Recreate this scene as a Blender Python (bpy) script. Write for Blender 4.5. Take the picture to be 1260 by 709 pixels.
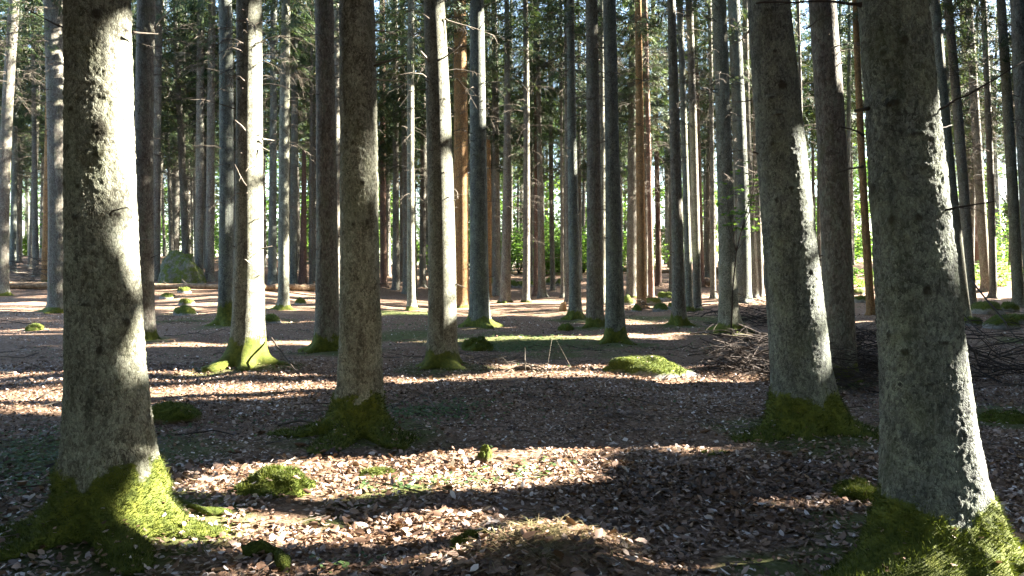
import bpy, math, random
import numpy as np
from mathutils import Vector, Matrix
R = math.radians
scene = bpy.context.scene
for o in list(bpy.data.objects):
    bpy.data.objects.remove(o)
COL = scene.collection
random.seed(7)
RNG = np.random.default_rng(11)

# ------------------------------------------------------------------ camera, sky, sun, exposure
F, CX, CY, CAMH = 980.0, 630.0, 354.5, 1.5      # focal length and centre in photograph pixels
PITCH = math.atan((354.5 - 335.0) / F)           # camera looks down by this much
cam_d = bpy.data.cameras.new('camera')
cam_d.sensor_width = 36.0
cam_d.lens = F / 1260.0 * 36.0
cam_d.clip_start = 0.05
cam_d.clip_end = 6000
cam = bpy.data.objects.new('camera', cam_d)
cam.location = (0, 0, CAMH)
cam.rotation_euler = (R(90) - PITCH, 0, 0)
COL.objects.link(cam)
scene.camera = cam

SUN_AZ, SUN_EL = R(80), R(30)
SUN = np.array([math.sin(SUN_AZ) * math.cos(SUN_EL), math.cos(SUN_AZ) * math.cos(SUN_EL), math.sin(SUN_EL)])
w = bpy.data.worlds.new('World')
scene.world = w
w.use_nodes = True
nt = w.node_tree
sky = nt.nodes.new('ShaderNodeTexSky')
sky.sky_type = 'NISHITA'
sky.sun_disc = False
sky.sun_elevation = SUN_EL
sky.sun_rotation = SUN_AZ
nt.links.new(sky.outputs[0], nt.nodes['Background'].inputs[0])
nt.nodes['Background'].inputs[1].default_value = 0.05
sl = bpy.data.lights.new('sun', 'SUN')
sl.energy = 5.0
sl.angle = R(0.5)
sl.color = (1.0, 0.93, 0.82)
so = bpy.data.objects.new('sun', sl)
so.rotation_euler = Vector(tuple(-SUN)).to_track_quat('-Z', 'Y').to_euler()
so.location = (30, 10, 30)
COL.objects.link(so)
scene.view_settings.view_transform = 'Standard'
scene.view_settings.look = 'None'
scene.view_settings.gamma = 1
scene.view_settings.exposure = 4.45
scene.cycles.max_bounces = 6
scene.cycles.diffuse_bounces = 4
scene.cycles.use_denoising = True

# ------------------------------------------------------------------ projection helpers
CP, SP = math.cos(PITCH), math.sin(PITCH)
def ray(x, y):
    a, b = (x - CX) / F, (CY - y) / F
    return np.array([a, CP + b * SP, -SP + b * CP])
def at(x, y, D):
    d = ray(x, y)
    s = D / d[1]
    return np.array([0, 0, CAMH]) + d * s

# ------------------------------------------------------------------ noise in numpy
def _hash(ix, iy, iz, k=0):
    h = (ix.astype(np.int64) * 374761393 + iy.astype(np.int64) * 668265263 + iz.astype(np.int64) * 2147483647 + k * 974711) & 0x7fffffff
    h = ((h ^ (h >> 13)) * 1274126177) & 0x7fffffff
    h = ((h ^ (h >> 15)) * 1103515245) & 0x7fffffff
    return ((h ^ (h >> 12)) & 0xffffff) / float(0xffffff)
def vnoise(p, k=0):
    i = np.floor(p)
    f = p - i
    f = f * f * (3 - 2 * f)
    i = i.astype(np.int64)
    r = 0
    for dx in (0, 1):
        wx = f[:, 0] if dx else 1 - f[:, 0]
        for dy in (0, 1):
            wy = f[:, 1] if dy else 1 - f[:, 1]
            for dz in (0, 1):
                wz = f[:, 2] if dz else 1 - f[:, 2]
                r = r + wx * wy * wz * _hash(i[:, 0] + dx, i[:, 1] + dy, i[:, 2] + dz, k)
    return r
def fbm(p, o=4, k=0):
    a, s, r = 0.5, 1.0, 0
    for j in range(o):
        r = r + a * vnoise(p * s, k + j)
        a *= 0.5
        s *= 2.03
    return r / (1 - 0.5 ** o)
def worley(p, k=0, ids=False):
    i = np.floor(p).astype(np.int64)
    f = p - i
    b1 = np.full(len(p), 9.0)
    b2 = np.full(len(p), 9.0)
    bi = np.zeros(len(p))
    for dx in (-1, 0, 1):
        for dy in (-1, 0, 1):
            for dz in (-1, 0, 1):
                c = (i[:, 0] + dx, i[:, 1] + dy, i[:, 2] + dz)
                q = np.stack([dx + _hash(*c, k), dy + _hash(*c, k + 1), dz + _hash(*c, k + 2)], 1)
                d = np.sqrt(((q - f) ** 2).sum(1))
                b2 = np.where(d < b1, b1, np.minimum(b2, d))
                if ids: bi = np.where(d < b1, _hash(*c, k + 3), bi)
                b1 = np.minimum(b1, d)
    return (b1, b2, bi) if ids else (b1, b2)
def sstep(a, b, x):
    t = np.clip((x - a) / (b - a), 0, 1)
    return t * t * (3 - 2 * t)

# ------------------------------------------------------------------ mesh and object helpers
def mesh_np(name, V, faces, mat=None, smooth=True, attrs=None):
    """faces: list of int arrays (n,3) or (n,4)"""
    me = bpy.data.meshes.new(name)
    V = np.asarray(V, dtype=np.float32)
    faces = [np.asarray(f, dtype=np.int32) for f in faces if len(f)]
    me.vertices.add(len(V))
    me.vertices.foreach_set('co', V.ravel())
    nl = sum(f.size for f in faces)
    npoly = sum(len(f) for f in faces)
    me.loops.add(nl)
    me.polygons.add(npoly)
    me.loops.foreach_set('vertex_index', np.concatenate([f.ravel() for f in faces]))
    tot = np.concatenate([np.full(len(f), f.shape[1], np.int32) for f in faces])
    st = np.concatenate([[0], np.cumsum(tot)[:-1]]).astype(np.int32)
    me.polygons.foreach_set('loop_start', st)
    try:
        me.polygons.foreach_set('loop_total', tot)
    except Exception:
        pass
    if smooth:
        me.polygons.foreach_set('use_smooth', np.ones(npoly, dtype=bool))
    for k, v in (attrs or {}).items():
        a = me.attributes.new(k, 'FLOAT', 'POINT')
        a.data.foreach_set('value', np.asarray(v, dtype=np.float32))
    me.update(calc_edges=True)
    if mat:
        me.materials.append(mat)
    return me
def link(name, me, parent=None, loc=None):
    o = bpy.data.objects.new(name, me)
    COL.objects.link(o)
    if parent is not None:
        o.parent = parent
    if loc is not None:
        o.location = tuple(float(v) for v in loc)
    return o
def tag(o, label=None, cat=None, group=None, kind=None):
    if label: o['label'] = label
    if cat: o['category'] = cat
    if group: o['group'] = group
    if kind: o['kind'] = kind
    return o
def thing(name, label, cat, loc, group=None):
    o = bpy.data.objects.new(name, None)
    o.empty_display_size = 0.2
    COL.objects.link(o)
    o.location = tuple(float(v) for v in loc)
    return tag(o, label, cat, group)
class MB:
    """collects tubes and loose faces into one mesh"""
    def __init__(s):
        s.V, s.T, s.Q, s.n, s.A = [], [], [], 0, []
    def add(s, V, T=None, Q=None, a=0.0):
        V = np.asarray(V, float)
        s.V.append(V)
        s.A.append(np.full(len(V), a) if np.isscalar(a) else np.asarray(a, float))
        if T is not None and len(T): s.T.append(np.asarray(T) + s.n)
        if Q is not None and len(Q): s.Q.append(np.asarray(Q) + s.n)
        s.n += len(V)
    def tube(s, pts, rad, seg=5, a=0.0, cap=True):
        pts = np.asarray(pts, float)
        n = len(pts)
        rad = np.broadcast_to(np.asarray(rad, float), (n,))
        tan = np.gradient(pts, axis=0)
        tan /= np.linalg.norm(tan, axis=1)[:, None] + 1e-9
        up = np.array([0, 0, 1.0]) if abs(tan[:, 2]).mean() < 0.8 else np.array([1.0, 0, 0])
        e1 = np.cross(tan, up)
        e1 /= np.linalg.norm(e1, axis=1)[:, None] + 1e-9
        e2 = np.cross(e1, tan)
        th = np.arange(seg) * 2 * math.pi / seg
        V = (pts[:, None] + rad[:, None, None] * (np.cos(th)[None, :, None] * e1[:, None] + np.sin(th)[None, :, None] * e2[:, None])).reshape(-1, 3)
        i = np.arange(n - 1)[:, None] * seg
        j = np.arange(seg)[None]
        j2 = (j + 1) % seg
        Q = np.stack([i + j, i + j2, i + seg + j2, i + seg + j], -1).reshape(-1, 4)
        T = []
        if cap:
            for b, rev in ((0, True), ((n - 1) * seg, False)):
                for q in range(1, seg - 1):
                    T.append((b, b + q + 1, b + q) if rev else (b, b + q, b + q + 1))
        s.add(V, T, Q, a)
    def mesh(s, name, mat, smooth=True, attr='tint'):
        V = np.concatenate(s.V)
        f = []
        if s.T: f.append(np.concatenate(s.T))
        if s.Q: f.append(np.concatenate(s.Q))
        return mesh_np(name, V, f, mat, smooth, {attr: np.concatenate(s.A)})

# ------------------------------------------------------------------ materials
def newmat(name, rough=0.8, spec=0.2):
    m = bpy.data.materials.new(name)
    m.use_nodes = True
    b = m.node_tree.nodes['Principled BSDF']
    b.inputs['Roughness'].default_value = rough
    b.inputs['Specular IOR Level'].default_value = spec
    return m, m.node_tree, b
class N:
    """tiny node-graph writer"""
    def __init__(s, nt): s.nt = nt
    def n(s, t, **kw):
        nd = s.nt.nodes.new(t)
        for k, v in kw.items(): setattr(nd, k, v)
        return nd
    def put(s, sock, v):
        if hasattr(v, 'is_output') or isinstance(v, bpy.types.NodeSocket): s.nt.links.new(v, sock)
        elif isinstance(v, (tuple, list)) and len(v) == 3 and sock.type == 'RGBA': sock.default_value = (*v, 1)
        else: sock.default_value = v
    def coord(s, scale=(1, 1, 1)):
        t = s.n('ShaderNodeTexCoord')
        m = s.n('ShaderNodeMapping')
        m.inputs['Scale'].default_value = scale
        s.nt.links.new(t.outputs['Object'], m.inputs['Vector'])
        return m.outputs[0]
    def noise(s, vec, scale, detail=4, rough=0.55, dist=0):
        t = s.n('ShaderNodeTexNoise')
        s.put(t.inputs['Vector'], vec)
        t.inputs['Scale'].default_value = scale
        t.inputs['Detail'].default_value = detail
        t.inputs['Roughness'].default_value = rough
        t.inputs['Distortion'].default_value = dist
        return t
    def vor(s, vec, scale, feature='F1', rnd=1):
        t = s.n('ShaderNodeTexVoronoi', feature=feature)
        s.put(t.inputs['Vector'], vec)
        t.inputs['Scale'].default_value = scale
        t.inputs['Randomness'].default_value = rnd
        return t
    def ramp(s, fac, stops):
        r = s.n('ShaderNodeValToRGB')
        s.put(r.inputs[0], fac)
        e = r.color_ramp.elements
        while len(e) < len(stops): e.new(0.5)
        for k, (p, c) in enumerate(stops):
            e[k].position = p
            e[k].color = (*c, 1) if isinstance(c, (tuple, list)) else (c, c, c, 1)
        return r.outputs[0]
    def mix(s, fac, a, b, mode='MIX'):
        m = s.n('ShaderNodeMix', data_type='RGBA', blend_type=mode)
        s.put(m.inputs[0], fac)
        s.put(m.inputs[6], a)
        s.put(m.inputs[7], b)
        return m.outputs[2]
    def math(s, op, a, b=0.5, clamp=False):
        m = s.n('ShaderNodeMath', operation=op, use_clamp=clamp)
        s.put(m.inputs[0], a)
        s.put(m.inputs[1], b)
        return m.outputs[0]
    def attr(s, name):
        return s.n('ShaderNodeAttribute', attribute_name=name).outputs['Fac']
    def bump(s, h, strength, dist):
        b = s.n('ShaderNodeBump')
        b.inputs['Strength'].default_value = strength
        b.inputs['Distance'].default_value = dist
        s.put(b.inputs['Height'], h)
        return b.outputs[0]
    def objrand(s):
        return s.n('ShaderNodeObjectInfo').outputs['Random']

def bark(name, dark, light, lichen, lich_amt, cell=52, zs=0.5, bumpd=0.006):
    m, nt, b = newmat(name, 0.85, 0.15)
    g = N(nt)
    c = g.coord((1, 1, zs))
    wv = g.noise(c, 9, 3)
    wc = g.mix(0.06, c, wv.outputs['Color'], 'ADD')
    wc = g.mix(0.022, wc, g.noise(c, 60, 2).outputs['Color'], 'ADD')
    ve = g.vor(wc, cell, 'DISTANCE_TO_EDGE')
    vc = g.vor(wc, cell)
    big = g.noise(c, 2.3, 5, 0.6)
    fine = g.noise(c, 150, 4, 0.7)
    cr = g.n('ShaderNodeSeparateColor')
    nt.links.new(vc.outputs['Color'], cr.inputs[0])
    t = g.math('ADD', g.math('MULTIPLY', cr.outputs[0], 0.62), g.math('MULTIPLY', g.math('SUBTRACT', fine.outputs[0], .2), 0.7))
    base = g.ramp(t, [(0.2, dark), (0.8, light)])
    lf = g.math('MULTIPLY', g.ramp(g.noise(c, 5.5, 6, 0.65).outputs[0], [(0.45, 0.0), (0.62, 1.0)]), g.math('MULTIPLY', cr.outputs[1], lich_amt * 1.6))
    base = g.mix(lf, base, lichen)
    fl = g.vor(wc, cell * 1.5)
    base = g.mix(g.math('MULTIPLY', g.ramp(fl.outputs['Distance'], [(0.16, 1.0), (0.30, 0.0)]), g.ramp(g.noise(c, 7, 4, .7).outputs[0], [(0.42, 0.0), (0.62, 0.6)])), base, tuple(v * 1.35 for v in lichen))
    # broad mottling of the bark itself
    base = g.mix(g.ramp(big.outputs[0], [(0.3, 0.5), (0.75, 0.0)]), base, tuple(v * 0.72 for v in dark))
    stv = g.noise(g.coord((1, 1, 0.07)), 15, 4, .6)
    base = g.mix(g.ramp(stv.outputs[0], [(0.54, 0.0), (0.68, 0.5)]), base, tuple(v * 0.6 for v in dark))
    lpn = g.noise(g.coord((1, 1, 0.7)), 14, 8, .78, .6)
    base = g.mix(g.math('MULTIPLY', g.ramp(lpn.outputs[0], [(0.53, 0.0), (0.60, 1.0)]), lich_amt * .75), base, lichen)
    gap = g.ramp(ve.outputs[0], [(0.0, 0.0), (0.09, 1.0)])
    base = g.mix(gap, g.mix(0.62, base, (0.02, 0.016, 0.012)), base)
    base = g.mix(g.math('MULTIPLY', g.attr('knot'), .85), base, (0.02, 0.016, 0.012))
    green = g.noise(g.coord((1, 1, 0.6)), 4, 4)
    base = g.mix(g.math('MULTIPLY', g.ramp(green.outputs[0], [(0.5, 0.0), (0.75, 1.0)]), 0.35), base, (0.10, 0.115, 0.05))
    mo = g.attr('moss')
    mn = g.noise(g.coord(), 42, 5, 0.7)
    mf = g.ramp(g.math('ADD', mo, g.math('MULTIPLY', g.math('SUBTRACT', mn.outputs[0], 0.5), 1.5)), [(0.36, 0.0), (0.62, 1.0)])
    mcol = g.ramp(g.noise(g.coord(), 15, 5, 0.7).outputs[0], [(0.3, (0.03, 0.042, 0.008)), (0.5, (0.07, 0.085, 0.014)), (0.7, (0.12, 0.13, 0.02))])
    base = g.mix(mf, base, mcol)
    hs = g.n('ShaderNodeHueSaturation')
    g.put(hs.inputs['Value'], g.math('ADD', g.math('MULTIPLY', g.objrand(), 0.3), 0.86))
    g.put(hs.inputs['Color'], base)
    g.put(b.inputs['Base Color'], hs.outputs[0])
    h = g.math('ADD', g.math('MULTIPLY', g.ramp(ve.outputs[0], [(0.0, 0.0), (0.25, 1.0)]), 0.7), g.math('MULTIPLY', fine.outputs[0], 0.5))
    h = g.math('ADD', h, g.math('MULTIPLY', cr.outputs[2], 0.6))
    g.put(b.inputs['Normal'], g.bump(h, 0.6, bumpd))
    return m
BARK = {
    'near': bark('bark_near', (0.055, 0.053, 0.038), (0.265, 0.262, 0.20), (0.36, 0.38, 0.30), 0.55, 74, 0.62),
    'cool': bark('bark_cool', (0.04, 0.044, 0.04), (0.19, 0.205, 0.18), (0.29, 0.32, 0.25), 0.55, 74, 0.62),
    'grey': bark('bark_grey', (0.075, 0.065, 0.052), (0.23, 0.205, 0.17), (0.28, 0.31, 0.25), 0.45, 40, 0.45, 0.01),
    'ochre': bark('bark_ochre', (0.14, 0.075, 0.03), (0.38, 0.22, 0.095), (0.30, 0.26, 0.16), 0.2, 40, 0.45, 0.01),
    'red': bark('bark_red', (0.085, 0.05, 0.038), (0.24, 0.145, 0.11), (0.28, 0.22, 0.18), 0.2, 40, 0.45, 0.01),
}
def simple(name, stops, scale=30, rough=0.85, bumpd=0.004, attr=None, zs=1, detail=5):
    m, nt, b = newmat(name, rough, 0.15)
    g = N(nt)
    c = g.coord((1, 1, zs))
    n = g.noise(c, scale, detail, 0.65)
    f = n.outputs[0]
    if attr: f = g.math('ADD', g.math('MULTIPLY', g.attr(attr), 0.8), g.math('MULTIPLY', g.math('SUBTRACT', f, 0.4), 0.5))
    g.put(b.inputs['Base Color'], g.ramp(f, stops))
    if bumpd: g.put(b.inputs['Normal'], g.bump(n.outputs[0], 0.8, bumpd))
    return m
def leafy(name, stops, attr='tint', trans=0.35, rough=0.6, tcol=1.6):
    """thin two-sided leaf: reflects and lets light through"""
    m = bpy.data.materials.new(name)
    m.use_nodes = True
    nt = m.node_tree
    b = nt.nodes['Principled BSDF']
    b.inputs['Roughness'].default_value = rough
    b.inputs['Specular IOR Level'].default_value = 0.25
    g = N(nt)
    col = g.ramp(g.attr(attr), stops)
    g.put(b.inputs['Base Color'], col)
    t = g.n('ShaderNodeBsdfTranslucent')
    g.put(t.inputs[0], g.mix(1.0, col, (tcol, tcol, tcol * 0.7), 'MULTIPLY'))
    mx = g.n('ShaderNodeMixShader')
    mx.inputs[0].default_value = trans
    nt.links.new(b.outputs[0], mx.inputs[1])
    nt.links.new(t.outputs[0], mx.inputs[2])
    nt.links.new(mx.outputs[0], nt.nodes['Material Output'].inputs['Surface'])
    return m
M_NEEDLE = leafy('spruce_needles', [(0.0, (0.014, 0.028, 0.011)), (0.5, (0.030, 0.052, 0.018)), (0.8, (0.062, 0.084, 0.024)), (1.0, (0.12, 0.10, 0.05))], trans=0.22)
M_BROAD = leafy('broad_leaves', [(0.0, (0.05, 0.11, 0.02)), (0.6, (0.09, 0.17, 0.03)), (1.0, (0.15, 0.22, 0.04))], trans=0.5, tcol=1.5)
M_SORREL = leafy('sorrel_leaves', [(0.0, (0.03, 0.062, 0.022)), (1.0, (0.085, 0.13, 0.04))], trans=0.3)
M_LITTER = leafy('dry_leaves', [(0.0, (0.03, 0.018, 0.011)), (0.25, (0.09, 0.05, 0.03)), (0.5, (0.19, 0.115, 0.074)), (0.75, (0.32, 0.235, 0.185)), (1.0, (0.56, 0.505, 0.47))], trans=0.12, rough=0.5, tcol=1.2)
M_MOSS = leafy('moss_fuzz', [(0.0, (0.022, 0.03, 0.006)), (0.45, (0.058, 0.076, 0.012)), (0.8, (0.11, 0.125, 0.022)), (1.0, (0.17, 0.15, 0.04))], trans=0.22, tcol=1.5)
M_DRYGRASS = leafy('dry_grass', [(0.0, (0.055, 0.06, 0.02)), (0.5, (0.13, 0.105, 0.05)), (1.0, (0.27, 0.21, 0.12))], trans=0.25)
M_TWIG = simple('dead_twig', [(0.0, (0.035, 0.029, 0.023)), (0.5, (0.115, 0.097, 0.075)), (1.0, (0.33, 0.29, 0.235))], 25, attr='tint')
M_DARKTWIG = simple('brush_twig', [(0.0, (0.022, 0.017, 0.014)), (0.5, (0.055, 0.042, 0.034)), (1.0, (0.17, 0.12, 0.088))], 25, attr='tint')
M_WOOD = simple('fallen_wood', [(0.3, (0.10, 0.065, 0.04)), (0.5, (0.22, 0.15, 0.09)), (0.75, (0.36, 0.27, 0.18))], 9, zs=1)
M_FRESH = simple('stump_wood', [(0.3, (0.30, 0.14, 0.05)), (0.7, (0.48, 0.28, 0.12))], 14)
def mossy_rock(name, rockstops, mossamt):
    m, nt, b = newmat(name, 0.9, 0.15)
    g = N(nt)
    c = g.coord()
    r = g.ramp(g.noise(c, 6, 6, 0.65).outputs[0], rockstops)
    mc = g.ramp(g.noise(c, 22, 5, 0.7).outputs[0], [(0.3, (0.03, 0.042, 0.008)), (0.5, (0.065, 0.085, 0.014)), (0.75, (0.12, 0.13, 0.022))])
    mf = g.math('ADD', g.noise(c, 3.2, 6, 0.7).outputs[0], g.math('MULTIPLY', g.attr('moss'), 0.5))
    f = g.ramp(mf, [(1.0 - mossamt - 0.08, 0.0), (1.0 - mossamt + 0.08, 1.0)])
    g.put(b.inputs['Base Color'], g.mix(f, r, mc))
    g.put(b.inputs['Normal'], g.bump(g.noise(c, 30, 6, 0.75).outputs[0], 0.9, 0.02))
    return m
M_ROCK = mossy_rock('mossy_stone', [(0.3, (0.10, 0.10, 0.09)), (0.55, (0.22, 0.215, 0.20)), (0.75, (0.36, 0.35, 0.33))], 0.22)
M_BOULDER = mossy_rock('boulder_stone', [(0.3, (0.05, 0.055, 0.045)), (0.55, (0.12, 0.122, 0.105)), (0.75, (0.24, 0.24, 0.22))], 0.53)
M_CUSHION = mossy_rock('moss_cushion', [(0.3, (0.05, 0.045, 0.02)), (0.7, (0.13, 0.10, 0.05))], 0.78)
M_HUMMOCK = mossy_rock('hummock_soil', [(0.3, (0.06, 0.042, 0.026)), (0.7, (0.18, 0.13, 0.085))], 0.2)

def ground_material():
    m, nt, b = newmat('forest_floor', 0.9, 0.12)
    g = N(nt)
    c = g.coord()
    wn = g.noise(c, 4, 3)
    wc = g.mix(0.08, c, wn.outputs['Color'], 'ADD')
    def leaves(sc):
        v = g.vor(wc, sc)
        s = g.n('ShaderNodeSeparateColor')
        nt.links.new(v.outputs['Color'], s.inputs[0])
        return v, s
    v1, s1 = leaves(19)
    v2, s2 = leaves(33)
    lf1 = g.ramp(s1.outputs[0], [(0.0, (0.05, 0.03, 0.018)), (0.35, (0.115, 0.068, 0.042)), (0.65, (0.21, 0.135, 0.09)), (0.9, (0.32, 0.23, 0.17)), (1.0, (0.46, 0.385, 0.32))])
    lf2 = g.ramp(s2.outputs[1], [(0.0, (0.035, 0.022, 0.014)), (0.4, (0.10, 0.06, 0.036)), (0.8, (0.19, 0.12, 0.075)), (1.0, (0.36, 0.27, 0.2))])
    base = g.mix(g.ramp(v1.outputs['Distance'], [(0.35, 0.0), (0.55, 1.0)]), lf1, lf2)
    soil = g.ramp(g.noise(c, 60, 5, 0.7).outputs[0], [(0.35, (0.072, 0.046, 0.03)), (0.6, (0.20, 0.13, 0.085))])
    base = g.mix(g.ramp(g.noise(c, 1.1, 5, 0.65).outputs[0], [(0.42, 0.75), (0.6, 0.1)]), base, soil)
    mossc = g.ramp(g.noise(c, 34, 5, 0.75).outputs[0], [(0.3, (0.025, 0.04, 0.01)), (0.7, (0.085, 0.11, 0.025))])
    mf = g.math('ADD', g.noise(c, 0.55, 6, 0.7).outputs[0], g.math('MULTIPLY', g.attr('moss'), 0.45))
    base = g.mix(g.math('MULTIPLY', g.ramp(mf, [(0.60, 0.0), (0.72, 1.0)]), 0.8), base, mossc)
    g.put(b.inputs['Base Color'], base)
    h = g.math('ADD', g.math('MULTIPLY', v1.outputs['Distance'], 0.8), g.math('MULTIPLY', g.noise(c, 70, 5, 0.75).outputs[0], 0.8))
    g.put(b.inputs['Normal'], g.bump(h, 0.9, 0.02))
    return m
M_GROUND = ground_material()

# ------------------------------------------------------------------ the terrain
DT = np.array([0, 15, 22, 28, 35, 45, 60, 80, 110, 200])
ZL = np.array([0, 0, .03, .18, .80, 1.55, 2.45, 3.1, 3.2, 2.5])
ZC = np.array([0, 0, 0, 0, .02, .35, 1.3, 2.15, 2.4, 2.0])
ZR = np.array([0, 0, 0, .08, .40, 1.15, 2.1, 2.7, 2.9, 2.3])
fineD = np.linspace(0, 200, 801)
def _sm(z):
    v = np.interp(fineD, DT, z)
    k = np.hanning(25); k /= k.sum()
    p = np.concatenate([np.full(12, v[0]), v, np.full(12, v[-1])])
    return np.convolve(p, k, 'valid')
TL, TC, TR = _sm(ZL), _sm(ZC), _sm(ZR)
def g0(X, Y):
    X = np.asarray(X, float); Y = np.asarray(Y, float)
    Yc = np.maximum(Y, 1.0)
    t = np.clip(X / Yc, -0.8, 0.8)
    l, c, r = np.interp(Yc, fineD, TL), np.interp(Yc, fineD, TC), np.interp(Yc, fineD, TR)
    wl = sstep(-0.08, -0.38, t)
    wr = sstep(0.08, 0.45, t)
    return l * wl + r * wr + c * (1 - wl - wr)
def hit(x, y):
    d = ray(x, y)
    o = np.array([0, 0, CAMH])
    prev = 0.5
    for s in np.geomspace(0.5, 150, 1500):
        p = o + d * s
        if p[2] <= g0(p[0], p[1]):
            a, b2 = prev, s
            for _ in range(24):
                mid = (a + b2) / 2
                q = o + d * mid
                if q[2] <= g0(q[0], q[1]): b2 = mid
                else: a = mid
            return o + d * b2
        prev = s
    return o + d * 85
SWELL = []      # (x, y, height, radius) low swells of the ground, filled by the trees
PATCH = []      # (x, y, rx, ry, amount) mossy patches of the floor
def ground_z(X, Y):
    X = np.asarray(X, float); Y = np.asarray(Y, float)
    z = g0(X, Y)
    p = np.stack([X, Y, np.zeros_like(X)], -1).reshape(-1, 3)
    n = (fbm(p / 2.2, 3, 5) - 0.5) * 0.16 + (fbm(p / 0.45, 3, 9) - 0.5) * 0.05 + (fbm(p / 1.2 + 7, 3, 15) - 0.5) * 0.16 * sstep(7, 11, p[:, 1]) * sstep(60, 30, p[:, 1])
    z = z + n.reshape(z.shape)
    for (a, b, h, r) in SWELL:
        z = z + h * np.exp(-((X - a) ** 2 + (Y - b) ** 2) / (r * r))
    return z

# ------------------------------------------------------------------ light gaps: chosen sunlit points; crown twigs shading them are left out
GAPS = []
def gap_px(x, y, D, r): GAPS.append((at(x, y, D), r))
def gap_ground(x, y, r): GAPS.append((hit(x, y), r))
for x in range(0, 331, 30): gap_ground(x, 484 - 2 * (x > 200), 0.36)
for x in range(10, 160, 40): gap_ground(x, 505, 0.12)
for x in range(530, 880, 28): gap_ground(x, 466, 0.30)
for x in (640, 700, 760, 800, 840): gap_ground(x, 455, 0.2)
for x in range(330, 640, 26): gap_ground(x, 598, 0.22)
for x in (400, 450, 500, 540): gap_ground(x, 588, 0.2)
for x in (660, 700): gap_ground(x, 580, 0.07)
for x in (940, 990, 1035, 1070): gap_ground(x, 620 - (x - 940) * 0.12, 0.08)
for x, y in ((420, 655), (560, 640), (330, 705), (240, 640)): gap_ground(x, y, 0.06)
for x in range(470, 710, 20): gap_ground(x, 387, 0.6)
for x, y in ((10, 372), (40, 378), (20, 408), (60, 365), (235, 368), (230, 384), (320, 362), (365, 375), (355, 395), (760, 396), (800, 398), (330, 380)): gap_ground(x, y, 0.35)
for y in range(70, 250, 26): gap_px(155, y, 4.6, 0.115)
for y in (290, 330): gap_px(155, y, 4.6, 0.08)
for y in (430, 480, 520, 560): gap_px(165, y, 4.6, 0.09)
gap_px(190, 620, 4.5, 0.10)
for x, y in ((170, 605), (205, 640), (222, 655)): gap_px(x, y, 4.55, .10)
for x, y in ((905, 235), (920, 278)): gap_px(x, y, 13.5, .1)
for y in range(230, 375, 24): gap_px(574, y, 33.4, .3)
for y in range(120, 375, 30): gap_px(790, y, 31.8, .25)
for x, y in ((236, 335), (228, 320), (242, 345)): gap_px(x, y, 34.5, .45)
for x in range(200, 420, 24): gap_ground(x, 362, .45)
for x in range(0, 70, 22): gap_ground(x, 374, .5)
for x in (330, 350, 370, 395): gap_px(x, 357, 33, .35)
for y in range(80, 390, 25): gap_px(318, y, 12.3, 0.13)
for y in (20, 50): gap_px(318, y, 12.2, 0.1)
gap_px(318, 425, 12.2, 0.2)
for y in (180, 205, 230): gap_px(455, y, 7.3, 0.16)
for y in (35, 55, 75): gap_px(543, y, 12.0, 0.16)
for y in (115, 145, 200, 235, 270, 310, 345, 390): gap_px(551, y, 12.0, 0.12)
for y in (40, 80, 100, 130): gap_px(592, y, 21.2, 0.3)
gap_px(598, 395, 21.2, 0.3)
for y in (105, 130, 165, 200, 235, 285, 315) * 3: gap_px(1156, y, 4.0, 0.11)
for y in (470, 500, 520, 550, 580, 610) * 3: gap_px(1198, y, 4.0, 0.18)
for x, y in ((1215, 645), (1235, 665), (1250, 690), (1190, 665), (1225, 655)) * 2: gap_px(x, y, 3.95, 0.19)
for y in range(190, 490, 30): gap_px(985 + (y - 190) * 0.06, y, 6.9, 0.12)
for y in (45, 75, 105, 130): gap_px(889, y, 18.5, 0.25)
for y in (215, 250, 285, 320, 350, 380, 405): gap_px(899, y, 18.5, 0.3)
for y in (30, 110, 140, 180, 215, 240, 300): gap_px(354, y, 29, 0.35)
for y in (210, 250, 290, 330): gap_px(57, y, 35, 0.5)
for y in (170, 230, 300, 350, 375): gap_px(507, y, 31, 0.4)
for y in (310, 350, 380): gap_px(1186, y, 24, 0.4)
_g = np.random.default_rng(12)
for _ in range(20):
    x, y = _g.uniform(240, 660), _g.choice([_g.uniform(560, 580), _g.uniform(636, 705), _g.uniform(636, 705)])
    gap_ground(x, y, .05)
for x, y in ((748, 682), (690, 578), (650, 588)): gap_ground(x, y, .1)
GP = np.array([p for p, r in GAPS]); GR = np.maximum(.11, np.array([r for p, r in GAPS]) * 1.4)
def lets_light(C, ext):
    """True for points that do not stand in the way of a light gap (C: n x 3)"""
    C = np.atleast_2d(C)
    ok = np.ones(len(C), bool)
    for p, r in zip(GP, GR):
        v = C - p
        s = v @ SUN
        d2 = (v * v).sum(1) - s * s
        ok &= ~((s > 1.2) & (d2 < (r + ext) ** 2))
    return ok
def trunk_in_gap(x, y, r, k=0.7):
    """how many light gaps a trunk standing here would darken"""
    sx, sy = math.sin(SUN_AZ), math.cos(SUN_AZ)
    dx, dy = x - GP[:, 0], y - GP[:, 1]
    s = dx * sx + dy * sy
    d = np.abs(dx * sy - dy * sx)
    z = GP[:, 2] + s * math.tan(SUN_EL)
    return int(((s > 0.6) & (d < r * min(1, k * 2) + GR * k) & (z < 23)).sum())

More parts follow.
